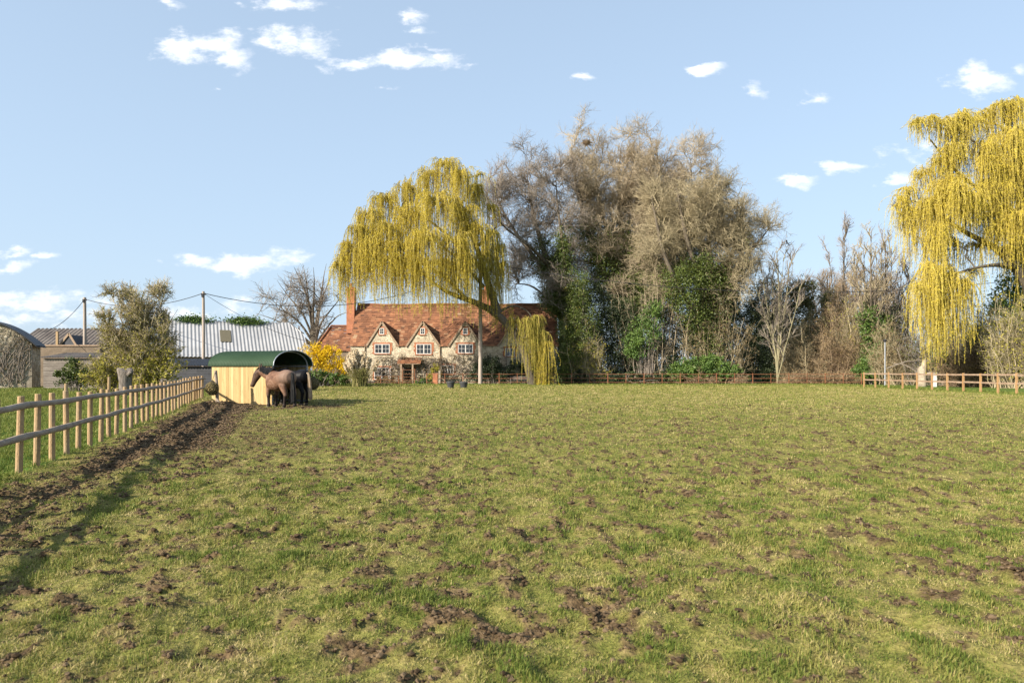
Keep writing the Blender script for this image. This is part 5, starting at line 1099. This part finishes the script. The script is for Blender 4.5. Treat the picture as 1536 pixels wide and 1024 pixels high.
bush('leafy_bush', 'mid green leafy bush in front of the ivy trunk', [(968, 500, 26, 30), (950, 520, 18, 22), (978, 470, 16, 24)], 76, 1.2, 7000, M['laurel'], 56, (.14, .26), 40)  # brighter leaf colour than the evergreens around it
twig_bush('briar_thicket', 'tan leafless briars hanging in a curtain in front of the tallest tree', [(975, 440, 34, 60), (945, 430, 26, 55), (1005, 400, 34, 60), (985, 510, 24, 45)], 76.8, 1.6, 50, M['twig'], 57, tro=-.04)
twig_bush('briar_thicket', 'grey green leafless briars at the left end of the big trees', [(878, 520, 24, 50), (866, 480, 16, 55), (895, 540, 20, 36)], 75.6, 1.2, 60, M['twigo'], 58, leaf=M['olive'], nleaf=2500)
twig_bush('briar_thicket', 'olive leafless briars below the right flank tree above the laurel', [(1060, 470, 40, 45), (1090, 450, 34, 50), (1030, 500, 28, 40), (1115, 500, 26, 45)], 76.6, 1.5, 48, M['twigo'], 59, tro=-.03, leaf=M['brack'], nleaf=2500)
twig_bush('bramble_patch', 'low brown bramble patch at the foot of the laurel', [(1070, 572, 46, 9), (1110, 570, 30, 10), (1020, 572, 26, 8)], 74.6, .7, 50, M['twigb'], 60, L=.7)
bush('low_hedge', 'low dark hedge along the railing in front of the briars', [(870, 568, 30, 12), (910, 568, 30, 12), (950, 568, 28, 11), (985, 568, 22, 11)], 75.2, .8, 7000, M['everg'], 61, (.12, .24), 30)

# ------------------------------------------------------------------ hedgerow from the big trees to the right willow
bush('evergreen_tree', 'rounded dark olive yew behind the slender coppiced tree', [(1150, 460, 34, 44), (1160, 510, 44, 56), (1140, 540, 34, 40)], 92, 3, 28900, M['conif'], 71, (.13, .30), 50, cat='tree', group='olive evergreens in the hedgerow')
bush('evergreen_tree', 'tall round topped olive cypress right of the coppiced tree', [(1203, 440, 20, 26), (1200, 480, 26, 48), (1215, 530, 32, 48), (1190, 545, 30, 36)], 90, 2.8, 27200, M['conif'], 72, (.13, .30), 50, cat='tree', group='olive evergreens in the hedgerow')
bush('evergreen_tree', 'small olive cypress in the middle of the right hedgerow', [(1248, 455, 15, 24), (1250, 490, 22, 36), (1260, 535, 34, 40)], 91, 2.4, 18700, M['conif'], 73, (.13, .30), 40, cat='tree', group='olive evergreens in the hedgerow')
def simple_bare(px, pyb, pyt, Y, r, spread, mt, mb, seed, label, n1=22, name='bare_tree', group=None, nl=0, L=3.0, env=None, lv=None, tro=.10, wob=.07):
    rg = np.random.default_rng(seed); limbs = [[W(px, pyb, Y, r), W(px + rg.normal(0, 2), pyb * .66 + pyt * .34, Y, r * .8), W(px + rg.normal(0, 3), pyb * .33 + pyt * .67, Y, r * .5), W(px + rg.normal(0, 3), pyt, Y, .02)]]
    for k in range(nl):
        s = (k - (nl - 1) / 2) / max(nl - 1, 1) * 2; q = rg.uniform(.02, .30); y0 = pyb * (1 - q) + pyt * q; yt_ = pyt + rg.uniform(.0, .16) * (pyb - pyt) + abs(s) * .12 * (pyb - pyt); dy = rg.normal(0, 1.2)
        limbs.append([W(px, y0, Y, r * .6), W(px + s * spread * .45, y0 * .55 + yt_ * .45, Y + dy * .6, r * .45), W(px + s * spread * .8, y0 * .25 + yt_ * .75, Y + dy, r * .28), W(px + s * spread, yt_, Y + dy, .02)])
    return bare_tree(name, label, (*at(px, pyb, Y)[:2], 0), limbs, env, mb, mt, lv or [(n1, L, .55, tro, wob + .04, .2), (6, L * .5, .55, tro, .15, .15), (6, L * .3, .5, tro * .6, .18, .1), (3, .6, .5, .04, .18, .1)], seed, group=group)
gr = 'tall bare hedgerow trees'; M['lime2'] = nmat('pale_olive_bark', [(.3, (.16, .145, .085)), (.7, (.27, .245, .15))], 2, (2, 2, .5), rough=.9)
tl_ = [(12, 2.2, .6, .12, .12, .2), (6, 1.1, .6, .10, .16, .15), (4, .6, .6, .06, .18, .1)]
simple_bare(1166, 578, 372, 76.5, .12, 34, M['twigg'], M['lime2'], 81, 'slender many stemmed coppiced tree with pale olive stems behind the railing', nl=9, group=gr, lv=[(7, 2.3, .55, .10, .10, .15), (6, 1.2, .55, .08, .14, .15), (4, .7, .5, .06, .16, .1)])
for k, (px, top, Y, lab) in enumerate(((1238, 404, 97, 'round headed russet brown tree behind the olive cypresses'), (1285, 402, 96, 'broad russet brown leafless tree behind the ivy clad twin trunks'), (1335, 410, 98, 'low russet brown leafless tree between the twin trunks and the right willow'))):
    env = pix_env([(px, (top + 480) / 2, 40, (480 - top) / 2 + 4), (px, 480, 42, 60)], Y, 4.5)
    simple_bare(px, 572, top, Y, .3, 34, M['twigb'], M['bark'], 82 + k, lab, 10, nl=6, L=4, env=env, group='russet trees at the back', tro=.04, wob=.12)
simple_bare(1266, 575, 335, 84, .12, 22, M['twigg'], M['bark'], 86, 'tall thin bare tree with a narrow open top left of the twin trunks', nl=3, group=gr, lv=tl_)
t, pool, rg = simple_bare(1306, 577, 345, 78, .18, 26, M['twigo'], M['bark'], 87, 'bare tree with ivy covered trunk, left one of the ivy clad pair', nl=4, group=gr, lv=tl_)
ivy_on(t, pool[0][0][:, :6].reshape(-1, 3), .28, 7000, rg, M['laurel'], (.14, .28), clump=.6)
t, pool, rg = simple_bare(1330, 577, 352, 79, .15, 26, M['twigg'], M['bark'], 88, 'bare tree with ivy covered trunk, right one of the ivy clad pair nearest the willow', nl=4, group=gr, lv=tl_)
ivy_on(t, pool[0][0][:, :6].reshape(-1, 3), .25, 4200, rg, M['ivy'], (.14, .28), clump=.6)
simple_bare(1362, 577, 380, 82, .11, 22, M['twigg'], M['bark'], 89, 'thin bare tree half hidden behind the left fringe of the right willow', nl=3, group=gr, lv=tl_)
th = 'thickets along the right hedgerow'
twig_bush('hedge_thicket', 'olive thicket of bare stems right of the coppiced tree', [(1200, 520, 34, 55), (1225, 545, 28, 34), (1185, 550, 26, 28)], 79, 1.8, 90, M['twigo'], 101, group=th, leaf=M['brack'], nleaf=2600)
twig_bush('hedge_thicket', 'brown thicket of arching stems left of the ivy covered twin trunks', [(1250, 510, 34, 55), (1270, 545, 30, 34), (1235, 550, 28, 28)], 78.5, 1.8, 100, M['twigb'], 102, group=th, leaf=M['brack'], nleaf=4500)
twig_bush('hedge_thicket', 'tan thicket with pale crooked boughs between cypress and twin trunks', [(1285, 500, 26, 60), (1262, 480, 26, 46)], 79.5, 1.6, 70, M['twigo'], 103, group=th, leaf=M['olive'], nleaf=1500)
twig_bush('hedge_thicket', 'olive brown thicket behind the grey lamp post', [(1345, 545, 30, 34), (1330, 510, 22, 40), (1370, 550, 26, 26)], 74, 1.6, 90, M['twigo'], 104, group=th, leaf=M['brack'], nleaf=3500)
twig_bush('hedge_thicket', 'dense brown thicket under the lowest willow strands', [(1445, 540, 34, 36), (1475, 530, 30, 46), (1420, 555, 26, 20)], 65, 1.6, 110, M['twigb'], 105, group=th, leaf=M['brack'], nleaf=4000)
twig_bush('hedge_thicket', 'tangled olive thicket at the right edge behind the rail fence', [(1515, 530, 34, 46), (1500, 480, 30, 50), (1535, 480, 26, 60), (1560, 540, 30, 40)], 60, 1.6, 120, M['twigo'], 106, group=th, leaf=M['olive'], nleaf=4500)
bush('evergreen_bush', 'mid green ivy bush under the right willow beside the bleached stump', [(1412, 545, 14, 22), (1470, 515, 22, 30), (1490, 545, 20, 24)], 66, 1.2, 7500, M['ivy'], 107, (.13, .26), 30)
for k_, (cells_, Y_, mt_, lf_, lb_) in enumerate((([(1180, 500, 40, 70), (1215, 510, 34, 60)], 84, 'twigo', 'conif', 'grey olive thicket rising behind the coppiced tree'), ([(1255, 480, 40, 62), (1235, 530, 36, 44)], 84, 'twigb', 'brack', 'tall russet thicket behind the arching brown stems'), ([(1300, 500, 40, 70), (1345, 500, 36, 66)], 83, 'twigo', 'conif', 'tall olive thicket behind the ivy covered twin trunks'),
        ([(1390, 510, 44, 60), (1430, 500, 40, 50)], 72, 'twigg', 'conif', 'dark grey thicket behind the low willow strands'), ([(1480, 490, 44, 60), (1530, 500, 44, 70)], 69, 'twigo', 'conif', 'tall tangled thicket behind the right willow limbs'), ([(1610, 490, 60, 70), (1680, 510, 60, 56)], 66, 'twigb', 'conif', 'tall thicket continuing the hedgerow beyond the right willow'), ([(1760, 500, 70, 66), (1860, 510, 70, 56)], 64, 'twigo', 'conif', 'broad olive thicket at the far right end of the hedgerow'))):
    twig_bush('hedge_thicket', lb_, cells_, Y_, 2.4, 130, M[mt_], 150 + k_, group=th, leaf=M[lf_], nleaf=9000)
bush('ivy_tree', 'leafy green ivy covered tree at the far right edge behind the willow', [(1525, 420, 24, 40), (1510, 470, 24, 40), (1540, 380, 24, 50), (1540, 480, 20, 50)], 66, 1.8, 13000, M['laurel'], 108, (.15, .3), 50, cat='tree')
bush('evergreen_bush', 'green bush at the foot of the ivy covered twin trunks', [(1305, 555, 22, 22), (1325, 545, 20, 30), (1292, 560, 14, 14)], 76, 1.2, 7500, M['laurel'], 109, (.13, .26), 30)
twig_bush('bramble_patch', 'low brown bramble patch along the iron railing left of the wooden rails', [(1190, 572, 34, 8), (1230, 571, 34, 9), (1272, 570, 30, 10)], 75, .8, 80, M['twigb'], 110, L=.8, leaf=M['brack'], nleaf=2500)
# ------------------------------------------------------------------ left-hand trees
yo = 46.0
limbs = [[W(213, 590, yo, .14), W(212, 560, yo, .12), W(208, 520, yo, .08), W(205, 480, yo, .045), W(206, 440, yo, .012)]]
for k, (ex, ey) in enumerate(((150, 470), (165, 440), (185, 425), (225, 420), (248, 435), (262, 465), (255, 505), (160, 510), (195, 450), (235, 460), (175, 540), (250, 545))):
    limbs.append([W(213, 575 - 6 * (k % 5), yo, .07), W(210 + (ex - 210) * .4, 560 + (ey - 560) * .45, yo + (k % 3 - 1) * .6, .042), W(210 + (ex - 210) * .8, 560 + (ey - 560) * .8, yo + (k % 3 - 1) * 1.0, .022), W(ex, ey, yo + (k % 3 - 1) * 1.2, .012)])
env = pix_env([(203, 490, 64, 62), (200, 540, 66, 40), (228, 440, 30, 30), (185, 450, 30, 30)], yo, 2.8)
t, pool, rg = bare_tree('leafing_tree', 'bushy olive yellow tree coming into leaf between the barns behind the stump', (*at(213, 590, yo)[:2], 0), limbs, env, M['twigo'], M['twigo'], [(7, 1.0, .7, .06, .18, .15), (6, .6, .7, .06, .2, .1), (4, .36, .7, .05, .2, .1)], 111, nfill=75)
q = np.concatenate([pool[3][0].reshape(-1, 3), pool[2][0].reshape(-1, 3)]); q = q[rg.integers(0, len(q), 26000)] + rg.normal(0, .09, (26000, 3)); hh = (zz(415, yo) - q[:, 2]) / zz(415, yo); q = q[rg.uniform(0, 1, len(q)) < .22 + hh * 1.1]
g = Geo(); g.leaves(q, rg.uniform(.06, .14, len(q)), rg, .5); obj('young_leaves', g, M['olive'], t)
bush('bramble_bush', 'dark green ivy and bramble bush in front of the grey boarded shed', [(112, 555, 16, 20), (98, 565, 12, 13), (130, 565, 16, 14)], 49, .9, 5500, M['ivy'], 112, (.10, .20), 25)
twig_bush('bramble_bush', 'olive brambly thicket at the foot of the olive yellow tree', [(150, 562, 24, 18), (235, 555, 30, 26), (200, 568, 30, 14)], 45, 1.2, 70, M['twigo'], 113, leaf=M['olive'], nleaf=7000, L=.8)
yb = 86.0
limbs = [[W(473, 575, yb, .40), W(473, 530, yb, .34), W(471, 500, yb, .26), W(468, 460, yb, .15), W(474, 430, yb, .08), W(470, 400, yb, .02)]]
for ex, ey in ((385, 470), (400, 445), (415, 420), (440, 400), (500, 405), (515, 440), (520, 470), (490, 395), (378, 490), (455, 395)):
    limbs.append([W(472, 520, yb, .18), W(472 + (ex - 472) * .30 + random.uniform(-6, 6), 515 + (ey - 515) * .45, yb, .12), W(472 + (ex - 472) * .72, 515 + (ey - 515) * .8 + random.uniform(-6, 6), yb + random.uniform(-2, 2), .06), W(ex, ey, yb + random.uniform(-2, 2), .015)])
bare_tree('bare_tree', 'open leafless tree with dark branches behind the end of the silver barn', (*at(473, 575, yb)[:2], 0), limbs, pix_env([(450, 458, 76, 66)], yb, 6), M['bark'], M['twigg'], [(7, 2.0, .7, .05, .18, .15), (5, 1.2, .7, .05, .2, .15)], 114, nfill=60)
# old stump in the meadow
xs = gx(188, 40); g = Geo(); S = 18; L = []; rg = np.random.default_rng(5)
for z, r_ in ((-.1, .52), (.15, .42), (.5, .35), (.9, .33), (1.25, .37), (1.55, .42), (1.62, .36), (1.60, .1)):
    L.append([[xs + r_ * (1 + .12 * math.sin(3 * a + z * 1.5) + .08 * math.sin(7 * a + 2 * z)) * math.cos(a), 40 + r_ * (1 + .12 * math.sin(3 * a + z * 1.5)) * math.sin(a), z + (.10 * math.sin(2 * a) if z > 1.4 else 0)] for a in np.arange(S) / S * 6.283])
g.rings(L); g.tubes(np.array([[xs + .3, 39.8, 1.3], [xs + .5, 39.7, 1.45], [xs + .52, 39.7, 1.5]]), np.array([.14, .13, .11]), 8, caps=True); tag(obj('tree_stump', g, M['stump'], smooth=True), 'tall grey barkless tree stump standing in the meadow behind the fence', 'tree stump')

# ------------------------------------------------------------------ farmhouse garden
bush('forsythia', 'bright yellow forsythia in full bloom left of the pampas grass', [(470, 535, 24, 20), (495, 540, 22, 22), (455, 550, 14, 14), (515, 552, 12, 18), (483, 525, 16, 14)], 66, 1.1, 11000, M['forsy'], 121, (.09, .18), 60, matst=M['twigo'])
bush('garden_hedge', 'low green hedge beneath the yellow forsythia', [(480, 566, 22, 11), (505, 568, 22, 10), (455, 566, 14, 10)], 65, .7, 5500, M['laurel'], 122, (.10, .2), 30)
xp = gx(540, 64); t = thing('pampas_grass', 'tall pampas grass with pale cream plumes left of the farmhouse windows', 'ornamental grass', (xp, 64, 0)); rg = np.random.default_rng(8); n = 34
a = rg.uniform(-1, 1, n); top = np.stack([xp + gx(768 + 26, 64) * a + rg.normal(0, .12, n), 64 + rg.normal(0, .45, n), zz(522, 64) - np.abs(a) ** 2 * 1.1 - rg.uniform(0, .9, n)], -1); bot = np.stack([xp + a * .5, 64 + rg.normal(0, .2, n), np.zeros(n)], -1)
u = np.linspace(0, 1, 6)[None, :, None]; P = bot[:, None] * (1 - u) + top[:, None] * u; g = Geo(); g.tubes(P, np.full((n, 6), .014), 4, tint=.8); obj('stems', g, M['plume'], t)
g = Geo()
for i in range(n):
    mm = 190; q = rg.uniform(.62, 1.0, mm); c = bot[i] * (1 - q[:, None]) + top[i] * q[:, None] + rg.normal(0, .055, (mm, 3)) * np.sin((q[:, None] - .6) / .42 * math.pi).clip(.15); g.leaves(c, rg.uniform(.18, .36, mm), rg, .5, down=-.6)
obj('plumes', g, M['plume'], t)
n = 900; a = rg.uniform(0, 6.283, n); r_ = rg.uniform(.4, 1.35, n); hh = rg.uniform(.9, 1.9, n); b0 = np.stack([xp + rg.normal(0, .3, n), 64 + rg.normal(0, .3, n), np.zeros(n)], -1); u = np.linspace(0, 1, 6)[None, :, None]
P = np.repeat(b0[:, None], 6, 1); P[:, :, 0] += np.cos(a)[:, None] * r_[:, None] * u[..., 0] ** 1.3; P[:, :, 1] += np.sin(a)[:, None] * r_[:, None] * u[..., 0] ** 1.3; P[:, :, 2] += hh[:, None] * np.sin(u[..., 0] * 2.1)
g = Geo(); g.tubes(P, np.linspace(.014, .004, 6)[None], 3, tint=rg.uniform(0, 1, n)); obj('leaf_clump', g, M['blade'], t)
def climber(px0, px1, py0, py1, n, seed, label, leaf=None, nl=0):
    rg = np.random.default_rng(seed); x0, x1 = gx(px0, 79.6), gx(px1, 79.6); zt = zz(py0, 79.6); P = np.zeros((n, 16, 3)); x = rg.uniform(x0, x1, n); z = rg.uniform(0, .6 * zt, n); a = rg.normal(1.2, .7, n)
    t = thing('wall_climber', label, 'climbing plant', ((x0 + x1) / 2, 79.5, 0), 'bare climbers on the farmhouse front')
    for k in range(16): P[:, k] = np.stack([np.clip(x, x0, x1), 79.72 - rg.uniform(0, .35, n) * (k > 0), np.clip(z, 0, zt)], -1); a = a + rg.normal(0, .5, n); x = x + np.cos(a) * .26; z = z + np.sin(a) * .22 + .03
    Rd = np.linspace(.040, .014, 16)[None] * rg.uniform(.5, 1.4, (n, 1)); g = Geo(); g.tubes(P, Rd, 4); P2, R2 = grow(rg, P, Rd, 9, .1, 1, .8, .8, .0, .2, 4, .6, .011); P2[..., 1] = np.minimum(P2[..., 1], 79.86); g.tubes(P2, R2, 3); obj('stems', g, M['twigg'], t)
    if leaf: c = P2.reshape(-1, 3)[rg.integers(0, P2.size // 3, nl)] + rg.normal(0, .1, (nl, 3)); g = Geo(); g.leaves(c, rg.uniform(.1, .2, nl), rg, .6); obj('foliage', g, leaf, t)
climber(566, 606, 536, 578, 34, 131, 'bare twiggy climber round the ground floor window left of the porch', M['brack'], 700)
climber(618, 662, 538, 578, 40, 132, 'bare twiggy climber right of the porch', M['brack'], 900)
climber(664, 716, 533, 578, 32, 133, 'bare twiggy climber round the right ground floor window and up to the eaves', M['brack'], 500)
climber(722, 760, 518, 570, 22, 134, 'bare creeper high on the wall right of the tall pole')
bush('garden_shrub', 'dark green flowering shrub behind the tall pole in the farmhouse garden', [(735, 552, 20, 18), (718, 560, 14, 15), (752, 560, 14, 15)], 76, 1.0, 9000, M['everg'], 141, (.11, .22), 40)
bush('garden_shrub', 'dark shrub behind the willow trunk at the house corner', [(775, 556, 16, 20), (815, 552, 18, 26), (795, 560, 18, 16)], 77, .9, 7500, M['everg'], 142, (.11, .22), 40)
bush('garden_shrub', 'small yellow green shrub against the wall between the porch and right window', [(653, 558, 9, 13), (645, 566, 7, 9)], 78.3, .5, 1800, M['olive'], 143, (.09, .18), 16)
bush('garden_shrub', 'low brown and green border plants along the railing below the porch', [(580, 572, 22, 7), (610, 574, 16, 5), (635, 573, 18, 6)], 75.5, .5, 3200, M['brack'], 144, (.09, .2), 30)
bush('garden_shrub', 'low clipped green plant right of the garden gate', [(628, 574, 12, 6), (640, 573, 8, 5)], 74.6, .4, 1500, M['laurel'], 145, (.08, .16), 14)

# ------------------------------------------------------------------ iron estate railing along the far side
YI = 73.5
ir = thing('estate_railing', 'long rust brown iron estate railing along the far edge of the paddock', 'fence', (gx(900, YI), YI, 0)); xa, xb = gx(640, YI), gx(1297, YI); xg0, xg1 = gx(604, YI), gx(622, YI)
x = xa; k = 0
while x <= xb + .01:
    g = Geo(); g.box((x, YI, .58), (.055, .02, 1.36) if k % 2 else (.075, .03, 1.36)); obj('post', g, M['rust'], ir); x += 1.95; k += 1
for z in (.28, .70, 1.16): g = Geo(); g.tubes(np.array([[q, YI - .03, z + .012 * math.sin(q * .9)] for q in np.linspace(xa, xb, 60)]), np.full(60, .024), 6, caps=True); obj('rail', g, M['rust'], ir)
ir2 = thing('garden_railing', 'shorter rusty railing in front of the farmhouse left of the garden gate', 'fence', (gx(540, YI), YI, 0)); xa2 = gx(462, YI)
x = xa2
while x < xg0 - .3: g = Geo(); g.box((x, YI, .45), (.055, .02, 1.1)); obj('post', g, M['rust'], ir2); x += 1.95
for z in (.25, .55, .90): g = Geo(); g.tubes(np.array([[q, YI - .03, z] for q in np.linspace(xa2, xg0 - .05, 30)]), np.full(30, .022), 6, caps=True); obj('rail', g, M['rust'], ir2)
gt = thing('garden_gate', 'narrow rusty iron gate with five bars in front of the porch', 'gate', ((xg0 + xg1) / 2, YI, 0)); g = Geo()
for x in (xg0, xg1): g.box((x, YI, .85), (.06, .05, 1.8))
obj('gate_frame', g, M['rust'], gt); g = Geo()
for z in (.25, .55, .85, 1.15, 1.62): g.tubes(np.array([[xg0 + .03, YI, z], [xg1 - .03, YI, z]]), np.full(2, .02), 6)
obj('gate_bars', g, M['rust'], gt)
xq = gx(653, 75); g = Geo(); g.span(xq - .26, xq + .26, 74.8, 75.3, -.1, 1.15); g.span(xq - .32, xq + .32, 74.74, 75.36, 1.152, 1.24); tag(obj('brick_pier', g, M['brick']), 'short orange brick pier beside a wooden post by the garden gate', 'pier')
xq = gx(659.3, 74.2); g = Geo(); g.span(xq - .10, xq + .10, 74.1, 74.3, -.1, 1.55); tag(obj('timber_post', g, M['pale']), 'square pale wooden post right beside the brick pier', 'post')
# planters
M['tub'] = nmat('black_plastic_tub', [(.3, (.035, .037, .04)), (.7, (.06, .062, .066))], 3, rough=.45, bs=.05, spec=.4)
for k, (px, lab) in enumerate(((676, 'black round tub on the grass, left one of the pair below the farmhouse'), (695.5, 'black round tub on the grass, right one of the pair nearer the tall pole'))):
    Yt = 60.5 - k * .9; x = gx(px, Yt); t = thing('planter_tub', lab, 'planter', (x, Yt, 0), 'black tubs on the grass'); g = Geo()
    g.lathe((x, Yt, -.03), [(.22, 0), (.25, .02), (.33, .40), (.355, .48), (.375, .50), (.375, .60), (.345, .61), (.335, .52), (.1, .50)], 28); obj('tub', g, M['tub'], t, smooth=False)
    g = Geo(); g.lathe((x, Yt, .44), [(.33, 0), (.335, .04), (.2, .07), (.02, .08)], 20); obj('soil', g, nmat('tub_soil', [(.3, (.03, .02, .013)), (.7, (.06, .04, .028))], 9), t)
# bench below the willow
xb_ = gx(784, 74.6); bt = thing('garden_bench', 'grey wooden slatted bench behind the railing beneath the willow trunk', 'bench', (xb_, 74.6, 0)); hw_ = 1.42
g = Geo()
for k in range(4): g.span(xb_ - hw_, xb_ + hw_, 74.35 + k * .11, 74.44 + k * .11, .43, .46)
obj('seat', g, M['greyw'], bt); g = Geo()
for k in range(3): g.span(xb_ - hw_, xb_ + hw_, 74.84, 74.87, .56 + k * .13, .65 + k * .13)
obj('backrest', g, M['greyw'], bt)
for x in (xb_ - hw_ + .08, xb_ + hw_ - .08):
    g = Geo(); g.span(x - .035, x + .035, 74.36, 74.43, -.05, .64); obj('leg', g, M['greyw'], bt); g = Geo(); g.span(x - .035, x + .035, 74.875, 74.94, -.05, .95); obj('leg', g, M['greyw'], bt)
    g = Geo(); g.span(x - .04, x + .04, 74.34, 74.875, .642, .68); obj('armrest', g, M['greyw'], bt)
# ------------------------------------------------------------------ wooden rail fence on the right
rf_ = thing('wooden_rail_fence', 'orange brown wooden fence of square posts and two rails on the right', 'fence', (gx(1296, 61.5), 61.5, 0))
pxs = [1296, 1313, 1333, 1354, 1375.5, 1398, 1421, 1445, 1471, 1497, 1525, 1556, 1590]; bys = [581.3, 582, 582.9, 583.9, 584.9, 586, 587, 588, 589.2, 590.4, 591.6, 593.2, 595]; pp = []
for px, by in zip(pxs, bys):
    Y = EYE * F / (by - HY); x = gx(px, Y); pp.append((x, Y)); g = Geo(); g.span(x - .055, x + .055, Y - .05, Y + .05, -.2, 1.38 + random.uniform(-.03, .03)); obj('post', g, M['postR'], rf_)
for a, b in zip(pp[:-1], pp[1:]):
    for h in (1.26, .72): g = Geo(); g.beam((a[0] - .002, a[1] - .075, h + random.uniform(-.02, .02)), (b[0] - .002, b[1] - .075, h + random.uniform(-.02, .02)), .045, .115); obj('rail', g, M['railR'], rf_)
# lamp post, bleached stump and marker
xl = gx(1327.5, 68); t = thing('lamp_post', 'slim grey lamp post with a small dark lantern behind the wooden rails', 'lamp post', (xl, 68, 0)); g = Geo(); g.tubes(np.array([[xl, 68, -.1], [xl, 68, 2.0], [xl, 68, zz(513, 68)]]), np.array([.07, .06, .055]), 10, caps=True); obj('pole', g, M['galv'], t)
g = Geo(); g.lathe((xl, 68, zz(513, 68)), [(.06, 0), (.12, .03), (.17, .16), (.19, .18), (.05, .30), (.02, .34)], 12); obj('lantern', g, M['wire'], t)
xs = gx(1384, 66); g = Geo(); S = 14; L = []
for z, r_, o in ((-.1, .44, 0), (.4, .38, 0), (1.0, .36, -.02), (1.5, .42, -.06), (1.85, .40, -.05), (2.0, .27, .12), (2.45, .23, .16), (2.58, .12, .2)): L.append([[xs + o + r_ * (1 + .15 * math.sin(3 * a + z)) * math.cos(a), 66 + r_ * math.sin(a), z + .08 * math.sin(2 * a)] for a in np.arange(S) / S * 6.283])
g.rings(L); g.tubes(np.array([[xs + .1, 65.9, 1.15], [xs + .7, 65.8, 1.3], [xs + 1.5, 65.7, 1.25]]), np.array([.16, .11, .05]), 8, caps=True); tag(obj('tree_stump', g, M['pale'], smooth=True), 'bleached pale broken stump with a snapped side branch under the right willow', 'tree stump')
xm = gx(1402, 65); g = Geo(); g.box((xm, 65, .62), (.34, .12, 1.3)); g.box((xm, 65, 1.3), (.40, .17, .07)); tag(obj('marker_block', g, M['white']), 'small white painted block standing right of the bleached stump', 'marker')
g = Geo()   # fallen grey boughs
for a, b in (((1330, 552), (1392, 540)), ((1340, 545), (1378, 560)), ((1395, 552), (1450, 562)), ((1402, 560), (1440, 548))):
    p = resample([W(*a, 68, .05), W((a[0] + b[0]) / 2, (a[1] + b[1]) / 2 - 5, 67.6, .04), W(*b, 67, .018)], 9, .05, rng); p[:, 2] -= (p[:, 2].min() - .15) * .0; g.tubes(p[:, :3], p[:, 3], 6)
    q, r_ = grow(rng, p[None, :, :3], p[None, :, 3], 8, .3, 1, 1.0, .7, .03, .15, 5); g.tubes(q, r_, 4)
tag(obj('fallen_boughs', g, M['twigg']), 'tangle of grey fallen boughs leaning on the bleached stump', 'fallen branches')
# birds
def bird(px, py, Y, span, rot, label):
    c = at(px, py, Y); g = Geo(); S = 8; L = []
    for k, (x, r_) in enumerate(((-.20, .01), (-.12, .035), (0, .06), (.1, .055), (.16, .035), (.20, .03), (.235, .012), (.26, .003))): L.append([[x, r_ * math.cos(a), r_ * math.sin(a)] for a in np.arange(S) / S * 6.283])
    g.rings(L); 
    for s in (1, -1): g.add([[.1, .03 * s, .02], [-.06, .03 * s, .01], [-.05, .22 * s, .10], [.09, .24 * s, .13], [-.14, .46 * s, .05], [-.02, .48 * s, .05], [.1, .03 * s, .035], [-.06, .03 * s, .025], [-.05, .22 * s, .112], [.09, .24 * s, .145]], [[0, 1, 2, 3], [6, 7, 8, 9], [3, 2, 4, 5], [0, 3, 9, 6]])
    g.add([[-.17, -.02, 0], [-.32, -.07, .0], [-.32, .07, 0], [-.17, .02, 0], [-.2, 0, .02]], [[0, 1, 2, 3]], T=[[0, 1, 4], [1, 2, 4], [2, 3, 4]])
    m_ = np.array(Matrix.Rotation(rot, 3, 'Z') @ Matrix.Rotation(.5, 3, 'X')); g.v = [v @ m_.T * span for v in g.v]
    o = obj('bird', g, M['wire']); o.location = c; tag(o, label, 'bird', 'rooks in flight')
bird(1181, 365, 70, 1.0, 2.4, 'dark rook flying above the coppiced tree'); bird(1140, 393, 80, .6, .6, 'tiny dark bird beside the lower right edge of the bare crown')
